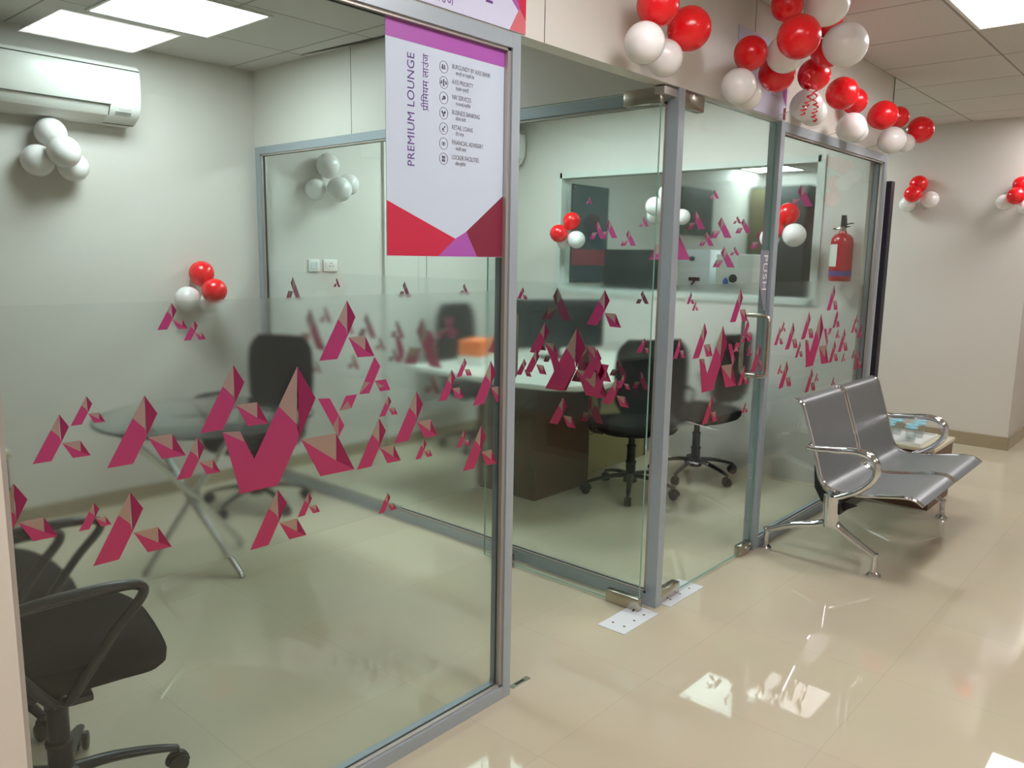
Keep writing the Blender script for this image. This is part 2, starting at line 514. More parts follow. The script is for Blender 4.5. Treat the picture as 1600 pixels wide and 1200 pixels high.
A_door2 = [(.196, 1.323, .051), (.238, 1.285, .042), (.65, 1.328, .151), (.326, 1.188, .15), (.496, 1.167, .285), (.126, 1.136, .085), (.743, 1.183, .1),
           (.883, 1.061, .136), (.734, .968, .093), (.77, .787, .053), (.426, .861, .125), (.639, 1.087, .051), (.78, 1.06, .052)]
A_fix = [(1.172, 1.152, .053), (1.127, 1.125, .09), (1.292, 1.141, .139), (1.496, 1.189, .147), (1.668, 1.17, .286), (1.831, 1.326, .143), (1.915, 1.176, .091),
         (1.949, 1.069, .054), (2.053, 1.068, .138), (1.912, 1.005, .125), (2.076, .92, .052), (1.398, 1.036, .087), (1.244, .942, .138), (1.167, .934, .052),
         (1.591, .873, .131), (1.673, .841, .052), (1.938, .791, .053), (2.252, 1.143, .053), (2.222, 1.115, .085), (2.335, 1.081, .087), (2.340, .918, .12),
         (2.244, .927, .054)]
P_fix = {k: [[(x + 3.362, z - .013) for x, z in P] for P in L] for k, L in P_front.items()}
P_door2 = {k: [[(x + 2.19, z - .016) for x, z in P] for P in L] for k, L in P_front.items()}
P_div = {k: [[(-x - 1.694 + 1.488 + .02, z - .03) for x, z in P] for P in L] for k, L in P_front.items()}
A_win = [(1.114, 1.937, .062), (1.816, 1.667, .119), (2.0, 1.746, .14), (1.682, 1.762, .072), (1.25, 1.796, .13), (1.051, 1.749, .144), (.932, 1.754, .052),
         (.885, 1.736, .099), (1.158, 1.648, .098), (1.017, 1.546, .143), (.937, 1.547, .061), (.498, 1.944, .14), (2.105, 1.736, .136), (2.196, 1.927, .055),
         (1.454, 1.75, .3), (.763, 1.654, .119)]
artwork('vinyl_artwork', wn, fx, A_win, 2.4245, 2.4240, mir=1, clip=(.38, 2.42))

# ================================================================= glass partitions
def frame_front(parent, x0, x1, left=.035, right=.035, rail=.042, zt=H, d=.06):
    b = N()
    box(b, x0, x0 + left, 0, d, 0, zt); box(b, x1 - right, x1, 0, d, 0, zt)
    box(b, x0 + left, x1 - right, .0004, d, .0, rail); box(b, x0 + left, x1 - right, .0004, d, zt - rail, zt)
    obj('frame', b, M_alu, parent)
    b = N(); e = .012; g = .022      # glazing bead
    a0, a1 = x0 + left, x1 - right
    box(b, a0, a0 + e, .008, g, rail, zt - rail); box(b, a1 - e, a1, .008, g, rail, zt - rail)
    box(b, a0, a1, .008, g, rail, rail + .006); box(b, a0, a1, .008, g, zt - rail - .008, zt - rail)
    obj('glazing_bead', b, M_alu_in, parent)
    b = N(); q = .003
    box(b, a0 + e, a0 + e + q, .022, .026, rail, zt - rail); box(b, a1 - e - q, a1 - e, .022, .026, rail, zt - rail)
    box(b, a0, a1, .022, .026, rail + .006, rail + .009); box(b, a0, a1, .022, .026, zt - rail - .011, zt - rail - .008)
    obj('gasket', b, M_gasket, parent)
    return a0, a1
ZF0, ZF1 = .745, 1.350
g1 = thing('glass_partition', 'large front glass panel with aluminium frame holding the lounge poster, nearest the camera', 'glass partition', (-1.6, 0, 0), group=None)
def local(p, bl):   # children built in world coordinates, parented to a moved empty
    for o in p.children: o.location = -Vector(p.location)
a0, a1 = frame_front(g1, -2.36, -.918, left=.0151)
obj('glass_pane', box(N(), a0, a1, .026, .036, .042, H - .042), M_glass, g1)
obj('frosted_film', box(N(), a0 + .01, a1 - .015, .0362, .0368, ZF0, ZF1), M_film, g1)
artwork('vinyl_artwork', g1, fy, A_front, .0255, .0250, polys=P_front, clip=(a0, a1 - .012))
local(g1, 0)

g2 = thing('glass_partition', 'glass panel in aluminium frame beside the hinged door, behind the steel bench', 'glass partition', (1.7, 0, 0))
a0, a1 = frame_front(g2, .933, 2.485, left=.045, right=.045, rail=.045)
obj('glass_pane', box(N(), a0, a1, .026, .036, .045, H - .045), M_glass, g2)
obj('frosted_film', box(N(), a0 + .01, a1 - .015, .0362, .0368, ZF0, ZF1), M_film, g2)
artwork('vinyl_artwork', g2, fy, A_fix, .0255, .0250, polys=P_fix, clip=(a0, a1 - .012))
local(g2, 0)

g3 = thing('glass_partition', 'dividing glass panel between the two cabins running back to the rear wall', 'glass partition', (.02, 1.5, 0))
b = N()
box(b, 0, .045, 0, .05, 0, H)                      # corner post
box(b, 0, .045, D - .05, D, 0, H)
box(b, 0.0004, .045, .05, D - .05, 0, .05); box(b, .0004, .045, .05, D - .05, H - .045, H)
obj('frame', b, M_alu, g3)
b = N(); zb = .05; zt = H - .045
for x0, x1 in ((.006, .016), (.029, .039)):
    box(b, x0, x1, .05, .064, zb, zt); box(b, x0, x1, D - .064, D - .05, zb, zt)
    box(b, x0, x1, .05, D - .05, zb, zb + .01); box(b, x0, x1, .05, D - .05, zt - .01, zt)
obj('glazing_bead', b, M_alu_in, g3)
b = N()
box(b, .0165, .0175, D - .07, D - .064, zb, zt); box(b, .0165, .0175, .064, .067, zb, zt)
box(b, .0145, .0165, .064, D - .064, zb + .01, zb + .013)
obj('gasket', b, M_gasket, g3)
obj('glass_pane', box(N(), .0176, .0274, .05, 1.507, .05, H - .045), M_glass, g3)
obj('glass_pane', box(N(), .0176, .0274, 1.511, D - .05, .05, H - .045), M_glass, g3)
obj('frosted_film', box(N(), .0278, .0284, .06, D - .06, ZF0, ZF1 - .01), M_film, g3)
artwork('vinyl_artwork', g3, fx, A_div, .0290, .0286, mir=1, polys=P_div, clip=(.07, D - .07))
local(g3, 0)
g3c = None

# ================================================================= doors
def handle_pts(c, ax, half=.15, off=.055):
    """two sided D pull; ax = normal axis"""
    out = []
    for s in (-1, 1):
        P = [(0, -half), (.35, -half), (.75, -half), (.97, -half + .012), (1, -half + .04), (1, 0), (1, half - .04), (.97, half - .012), (.75, half), (.35, half), (0, half)]
        L = []
        for d, z in P:
            n = s * d * off
            L.append((c[0] + (n if ax == 'x' else 0), c[1] + (n if ax == 'y' else 0), c[2] + z))
        out.append(L)
    return out

d1 = tag(bpy.data.objects.new('door_1', None), 'frameless glass door standing open against the dividing glass', kind='structure'); COL.objects.link(d1)
b = N(); box(b, -.077, -.067, .035, .925, .012, 2.088)
for fc in b.faces:
    if abs(fc.normal.x) < .5: fc.material_index = 1
obj('glass_leaf', b, [M_glass, M_glassedge], d1)
obj('frosted_film', box(N(), -.0662, -.0656, .045, .915, ZF0, ZF1), M_film, d1)
artwork('vinyl_artwork', d1, fx, A_door1, -.0775, -.0780, mir=-1, clip=(.04, .92),
        polys={0: [[(.225, 1.02), (.262, 1.02), (.30, .90), (.275, .87)], [(.345, 1.09), (.30, 1.09), (.245, .99), (.265, .95)], [(.50, 1.05), (.545, 1.05), (.50, .93), (.46, .9)]],
               2: [[(.345, 1.09), (.30, 1.09), (.295, 1.04)]]})
for nm, bb in (('hinge_patch', (-.087, -.057, .03, .195, .004, .058)), ('hinge_patch', (-.087, -.057, .03, .195, 2.035, 2.094)), ('lock_patch', (-.087, -.057, .74, .87, .004, .055))):
    bxo(nm, bb, M_steel, d1, bev=.002)
b = N()
for L in handle_pts((-.072, .79, 1.05), 'x', half=.15): tube(b, L, .0095, 14)
obj('pull_handle', b, M_steel, d1, smooth=True)
bxo('pivot_bracket', (-.09, .0, .012, .055, 2.066, 2.094), M_alu_in, d1)

d2 = tag(bpy.data.objects.new('door_2', None), 'closed frameless glass door with steel pull handle and push sticker', kind='structure'); COL.objects.link(d2)
b = N(); box(b, .052, .928, .018, .028, .012, 2.088)
for fc in b.faces:
    if abs(fc.normal.y) < .5: fc.material_index = 1
obj('glass_leaf', b, [M_glass, M_glassedge], d2)
obj('frosted_film', box(N(), .06, .92, .0282, .0288, ZF0, ZF1), M_film, d2)
artwork('vinyl_artwork', d2, fy, A_door2, .0175, .0170, polys=P_door2, clip=(.055, .925))
for nm, bb in (('hinge_patch', (.048, .205, .005, .041, .004, .058)), ('hinge_patch', (.048, .205, .005, .041, 2.035, 2.094)), ('lock_patch', (.80, .925, .005, .041, .004, .055))):
    o = bxo(nm, bb, M_steel, d2, bev=.002)
lk = N(); lathe(lk, [(.013, 0), (.013, -.004), (.009, -.005)], 20, (.862, .005, .03), 'y')
obj('lock_cylinder', lk, M_chrome, d2, smooth=True)
b = N()
for L in handle_pts((.845, .023, 1.05), 'y', half=.145, off=.065): tube(b, L, .0095, 14)
obj('pull_handle', b, M_steel, d2, smooth=True)
b = N()
prism(b, [(.835, 1.503), (.925, 1.503), (.925, 1.215), (.905, 1.215), (.845, 1.335)], fy, .0178, .0170)
ps = obj('push_sticker', b, M_silver, d2); ps['label'] = 'grey push sticker'

FONT_OBS = []
def text(s, size, fn_m, mt, parent, name, sx=1.0, ex=0.0, offset=0.0, align='LEFT', spacing=1.0):
    cu = bpy.data.curves.new(name, 'FONT'); cu.body = s; cu.size = size
    cu.align_x = align; cu.extrude = ex; cu.offset = offset; cu.space_character = spacing
    cu.resolution_u = 3
    t = bpy.data.objects.new(name, cu); COL.objects.link(t)
    bpy.context.view_layer.update()
    dg = bpy.context.evaluated_depsgraph_get()
    me = bpy.data.meshes.new_from_object(t.evaluated_get(dg))
    bpy.data.objects.remove(t); bpy.data.curves.remove(cu)
    me.transform(Matrix.Diagonal((sx, 1, 1, 1)))
    me.transform(fn_m)
    me.materials.clear(); me.materials.append(mt)
    for p in me.polygons: p.material_index = 0
    o = bpy.data.objects.new(name, me); COL.objects.link(o)
    if parent: o.parent = parent
    return o
def mY(x, y, z, rot=0):   # text lying in a y=const plane facing -y
    return Matrix.Translation((x, y, z)) @ Matrix.Rotation(radians(90), 4, 'X') @ Matrix.Rotation(radians(rot), 4, 'Z')
t = text('PUSH', .062, mY(.872, .0166, 1.485, -90), M_paper, d2, 'lettering', sx=1.1, spacing=1.1)
t['label'] = 'white lettering'

# floor plates under the door pivots
for (x0, x1, y0, y1, lab) in ((-.292, -.034, -.040, .088, 'white floor spring cover plate under the open glass door hinge'),
                              (.055, .345, -.040, .086, 'white floor spring cover plate under the closed glass door hinge')):
    p = thing('floor_plate', lab, 'floor plate', ((x0 + x1) / 2, (y0 + y1) / 2, 0), group=None)
    o = obj('cover_plate', box(N(), x0, x1, y0, y1, .0002, .0035, bev=.001), M_whitegrey, p)
    b = N()
    for sx_ in (.22, .5, .78):
        for sy_ in (.3, .72):
            if sx_ == .5 and sy_ == .72: continue
            b = N(); lathe(b, [(.005, .0034), (.005, .0042), (.002, .0043)], 10, (x0 + (x1 - x0) * sx_, y0 + (y1 - y0) * sy_, 0)); obj('screw', b, M_black, p)
    pass
    for c in p.children: c.location = -Vector(p.location)
p = thing('floor_bolt_plate', 'small steel bolt keeper plate in the floor beside the front post', 'floor plate', (-.84, .025, 0))
b = N()
box(b, -.884, -.862, .014, .036, .0003, .003); box(b, -.818, -.792, .014, .036, .0003, .003)
box(b, -.862, -.818, .014, .019, .0003, .003); box(b, -.862, -.818, .031, .036, .0003, .003)
obj('keeper_plate', b, M_steel, p)
obj('bolt_slot', box(N(), -.862, -.818, .019, .031, .0002, .001), M_black, p)
for c in p.children: c.location = -Vector(p.location)

# ================================================================= posters and signs
ps = thing('lounge_poster', 'hanging poster with purple band reading PREMIUM LOUNGE on the front glass', 'poster', (-1.19, .0215, 1.45))
X0, X1, Z0, Z1 = -1.414, -.966, 1.452, 2.05
obj('sheet', box(N(), X0, X1, .0213, .0233, Z0, Z1), M_poster, ps)
b = N()
ym, yf = .0212, .0208
prism(b, [(X0, 2.004), (X1, 2.004), (X1, Z1), (X0, Z1)], fy, ym, yf, 0)
prism(b, [(X0, 1.596), (-1.164, 1.503), (-1.231, Z0 + .001), (X0, Z0 + .001)], fy, ym, yf, 1)
prism(b, [(-1.164, 1.503), (-1.12, 1.524), (-1.074, Z0 + .001), (-1.231, Z0 + .001)], fy, ym, yf, 0)
prism(b, [(-1.12, 1.524), (X1, 1.634), (X1, Z0 + .001), (-1.074, Z0 + .001)], fy, ym, yf, 2)
obj('printed_shapes', b, [M_purple, M_crimson, M_maroon], ps)
text('PREMIUM LOUNGE', .0355, mY(-1.318, .0206, 1.688, 90), M_violet, ps, 'title_lettering', sx=.93, spacing=1.05)
text('\u092a\u0940\u093f\u092e\u092f\u092e \u0932\u093e\u0909\u0902\u091c', .030, mY(-1.268, .0206, 1.838, 90), M_violet, ps, 'hindi_title_lettering', sx=.90)
b = N(); prism(b, [(-1.2735, 1.8475), (-1.2715, 1.8465), (-1.2665, 1.8385), (-1.2685, 1.8385)], fy, .0206, .0204)
obj('hindi_title_stroke', b, M_violet, ps)
rows = [('BURGUNDY BY AXIS BANK', '\u092c\u0930\u0917\u0928\u094d\u0921\u0940 \u092c\u093e\u092f \u0910\u0915\u094d\u0938\u093f\u0938 \u092c\u0948\u0902\u0915'),
        ('AXIS PRIORITY', '\u0910\u0915\u094d\u0938\u093f\u0938 \u092a\u094d\u0930\u093e\u092f\u094b\u0930\u093f\u091f\u0940'),
        ('NRI SERVICES', '\u090f\u0928\u0906\u0930\u0906\u0908 \u0938\u0930\u094d\u0935\u093f\u0938\u0947\u091c'),
        ('BUSINESS BANKING', '\u092c\u093f\u091c\u0928\u0947\u0938 \u092c\u0948\u0902\u0915\u093f\u0902\u0917'),
        ('RETAIL LOANS', '\u0930\u093f\u091f\u0947\u0932 \u0932\u094b\u0928\u094d\u0938'),
        ('FINANCIAL ADVISORY', '\u0906\u0930\u094d\u0925\u093f\u0915 \u0938\u0932\u093e\u0939'),
        ('LOCKER FACILITIES', '\u0932\u0949\u0915\u0930 \u0938\u0941\u0935\u093f\u0927\u093e\u090f\u0902')]
for i, (en, hi) in enumerate(rows):
    z = 1.965 - i * .0403
    text(en, .0175, mY(-1.18, .0206, z - .001, 0), M_grey, ps, 'service_lettering', sx=.72)
    text(hi, .0125, mY(-1.166, .0206, z - .0165, 0), M_grey, ps, 'hindi_service_lettering', sx=.62)
    b = N()
    tube(b, [(-1.211 + .0155 * cos(a), .0207, z - .003 + .0155 * sin(a)) for a in [2 * pi * k / 28 for k in range(28)]], .0006, 5, closed=True)
    c0, c1 = -1.211, z - .003
    def dot(x, zz, rr, n=10): prism(b, [(c0 + x + rr * cos(2 * pi * k / n), c1 + zz + rr * sin(2 * pi * k / n)) for k in range(n)], fy, .0212, .0207)
    def bar(x0, x1, z0, z1): prism(b, [(c0 + x0, c1 + z0), (c0 + x1, c1 + z0), (c0 + x1, c1 + z1), (c0 + x0, c1 + z1)], fy, .0212, .0207)
    if i == 0: bar(-.008, -.002, -.006, .002); dot(-.005, .0045, .0025); bar(.000, .004, -.006, .006); bar(.006, .0085, -.004, -.002)
    elif i == 1:
        for dx, dz in ((-.0085, 0), (.0085, 0), (0, .004), (0, -.0055)): dot(dx, dz + .003, .0022); bar(dx - .003, dx + .003, dz - .004, dz + .0005)
    elif i == 2: dot(.002, .001, .0055); bar(-.006, -.003, -.007, -.001)
    elif i == 3:
        prism(b, [(c0 - .009, c1 + .004), (c0 - .005, c1 + .007), (c0 + .001, c1), (c0 - .002, c1 - .004)], fy, .0212, .0207)
        prism(b, [(c0 + .009, c1 + .003), (c0 + .005, c1 + .007), (c0 - .001, c1 + .001), (c0 + .003, c1 - .003)], fy, .0212, .0207); dot(0, -.006, .003)
    elif i == 4: dot(-.002, -.002, .0035); bar(.001, .006, .002, .006); bar(-.005, .005, -.008, -.0065)
    elif i == 5: dot(0, .002, .0025); bar(-.0015, .0015, -.006, .002); bar(-.006, -.0045, -.005, .004); bar(.0045, .006, -.005, .004)
    else:
        bar(-.006, .006, -.008, -.0015); bar(-.006, .006, .0005, .0075)
    o = obj('service_icon', b, M_grey, ps)
for c in ps.children: c.location = -Vector(ps.location)

hs = thing('header_sign', 'wide lilac sign with purple and salmon corner above the front glass', 'sign', (-1.6, 0, H))
hx1 = -.905
obj('sheet', box(N(), -2.36, hx1, -.005, -.001, 2.103, 2.50), M_hdr, hs)
b = N(); ym, yf = -.0051, -.0056
prism(b, [(-.972, 2.19), (-1.03, 2.285), (-1.03, 2.50), (-.96, 2.50), (-.930, 2.170), (-.938, 2.1625)], fy, ym, yf, 0)
prism(b, [(-.932, 2.169), (-.945, 2.195), (-.99, 2.50), (hx1, 2.50), (hx1, 2.142)], fy, -.0056, -.0060, 1)
prism(b, [(-.938, 2.1625), (-.975, 2.1035), (hx1, 2.1035), (hx1, 2.142), (-.930, 2.170)], fy, ym, yf, 2)
obj('printed_shapes', b, [M_purple, M_crimson, M_salmon], hs)
text('PREMIUM LOUNGE', .085, mY(-1.045, -.0052, 2.156, 0), M_violet, hs, 'title_lettering', align='RIGHT', sx=.85)
text('\u0932\u093e\u0909\u0902\u091c', .042, mY(-1.20, -.0052, 2.1165, 0), M_violet, hs, 'hindi_title_lettering', align='RIGHT', sx=.9)
for c in hs.children: c.location = -Vector(hs.location)

h2 = thing('header_sign', 'lilac sign with purple right end half hidden behind balloons above the closed door', 'sign', (.7, 0, H))
obj('sheet', box(N(), .45, .955, -.005, -.001, 2.104, 2.42), M_hdr, h2)
b = N()
prism(b, [(.925, 2.19), (.86, 2.30), (.86, 2.42), (.955, 2.42), (.955, 2.16)], fy, -.0051, -.0056, 0)
obj('printed_purple_corner', b, M_purple, h2)
b = N(); prism(b, [(.93, 2.155), (.925, 2.104), (.955, 2.104), (.955, 2.159)], fy, -.0051, -.0056)
obj('printed_maroon_corner', b, M_maroon, h2)
for c in h2.children: c.location = -Vector(h2.location)

# ================================================================= ceiling lights
def ceiling_light(x0, y0, warm, lab, s=.575):
    t = thing('ceiling_light', lab, 'ceiling light', (x0 + s / 2, y0 + s / 2, HC), group=None)
    b = N(); e = .016; z0, z1 = HC - .008, HC + .0
    for q in ((x0 - e, x0, y0 - e, y0 + s + e), (x0 + s, x0 + s + e, y0 - e, y0 + s + e), (x0, x0 + s, y0 - e, y0), (x0, x0 + s, y0 + s, y0 + s + e)):
        box(b, *q, z0, z1)
    obj('rim', b, M_white, t)
    obj('diffuser', box(N(), x0, x0 + s, y0, y0 + s, HC - .006, HC - .0005), M_lampcor if warm else M_lampcab, t)
    for c in t.children: c.location = -Vector(t.location)
ceiling_light(-1.165, 1.875, 0, 'square light panel in the left cabin ceiling above the round table')
ceiling_light(1.07, .62, 0, 'square light panel in the right cabin ceiling over the visitor chairs')
ceiling_light(1.07, 1.83, 0, 'added fill light panel over the right cabin desk, hidden behind the divider panel')  # added lamp, hidden by the divider panel, to lift the right cabin wall
ceiling_light(3.42, 1.15, 0, 'square light panel above the room seen through the inner window')
ceiling_light(6.50, 2.40, 0, 'far square light panel seen at the top of the inner window')
ceiling_light(1.06, -1.205, 1, 'square light panel in the corridor ceiling over the bench')
ceiling_light(-1.26, -3.05, 1, 'square light panel in the corridor ceiling behind the viewer')
ceiling_light(-1.26, -1.21, 1, 'added out-of-view fill light panel brightening the bulkhead outside the front glass')  # added lamp above the view, there only to brighten the dim bulkhead front
ceiling_light(3.87, -1.21, 1, 'square light panel in the corridor ceiling before the far wall')
ceiling_light(6.30, -1.21, 1, 'square light panel deep along the corridor ceiling')
ceiling_light(-3.2, -3.05, 1, 'square light panel at the corridor start')
ceiling_light(-3.2, -1.0, 1, 'square light panel over the corridor start beside the pillar')
ceiling_light(2.3, -3.05, 1, 'square light panel on the far side of the corridor')

# ================================================================= air conditioners
def air_con(x1, L, zb, lab, yb=D):
    t = thing('air_conditioner', lab, 'air conditioner', (x1 - L / 2, yb, zb))
    prof = [(0, .0), (-.10, .0), (-.165, .035), (-.195, .085), (-.203, .15), (-.203, .24), (-.195, .283), (-.175, .296), (0, .296)]
    b = N()
    R1 = [[b.verts.new((x, y, z)) for y, z in prof] for x in (-L / 2, -L / 2 + .012, L / 2 - .012, L / 2)]
    for v in R1[0] + R1[3]:
        v.co.y *= .965; v.co.z = .148 + (v.co.z - .148) * .965
    n = len(prof)
    for A, B in zip(R1, R1[1:]):
        for k in range(n): b.faces.new((A[k], A[(k + 1) % n], B[(k + 1) % n], B[k]))
    b.faces.new(R1[0]); b.faces.new(R1[3][::-1])
    obj('casing', b, M_white, t, smooth=True)
    b = N()
    fx_ = lambda y, z, x: (x, y, z)
    pr = [(-.100, -.003), (-.168, .031), (-.172, .036), (-.100, .003)]
    prism(b, pr, fx_, -L / 2 + .05, L / 2 - .17)
    obj('louvre', b, mat('air_con_louvre', 'D6D2CB', .35), t)
    b = N()
    box(b, -L / 2 + .006, L / 2 - .006, -.2045, -.19, .268, .271)
    box(b, -L / 2 + .03, L / 2 - .16, -.2045, -.19, .082, .0845)
    prism(b, [(-.166, .033), (-.196, .083), (-.1985, .083), (-.169, .033)], fx_, L / 2 - .165, L / 2 - .162)
    box(b, -L / 2 + .03, L / 2 - .01, -.104, -.098, -.0015, .003)
    obj('seams', b, M_darkedge, t)
    b = N(); box(b, -L / 2 + .02, L / 2 - .02, -.17, -.05, .2955, .298)
    obj('intake_grille', b, mat('air_con_grille', 'B8B6B0', .5), t)
    b = N(); box(b, L / 2 - .12, L / 2 - .06, -.2055, -.2, .062, .068)
    prism(b, [(-.170, .04), (-.180, .056), (-.182, .055), (-.172, .039)], fx_, L / 2 - .13, L / 2 - .05)
    obj('display_strip', b, mat('grey_print', 'A9A7A2', .5), t)
air_con(-.785, .86, 2.118, 'white split air conditioner high on the left cabin back wall')
air_con(2.33, .80, 2.17, 'white split air conditioner in the right cabin, only its end showing', D - .025)

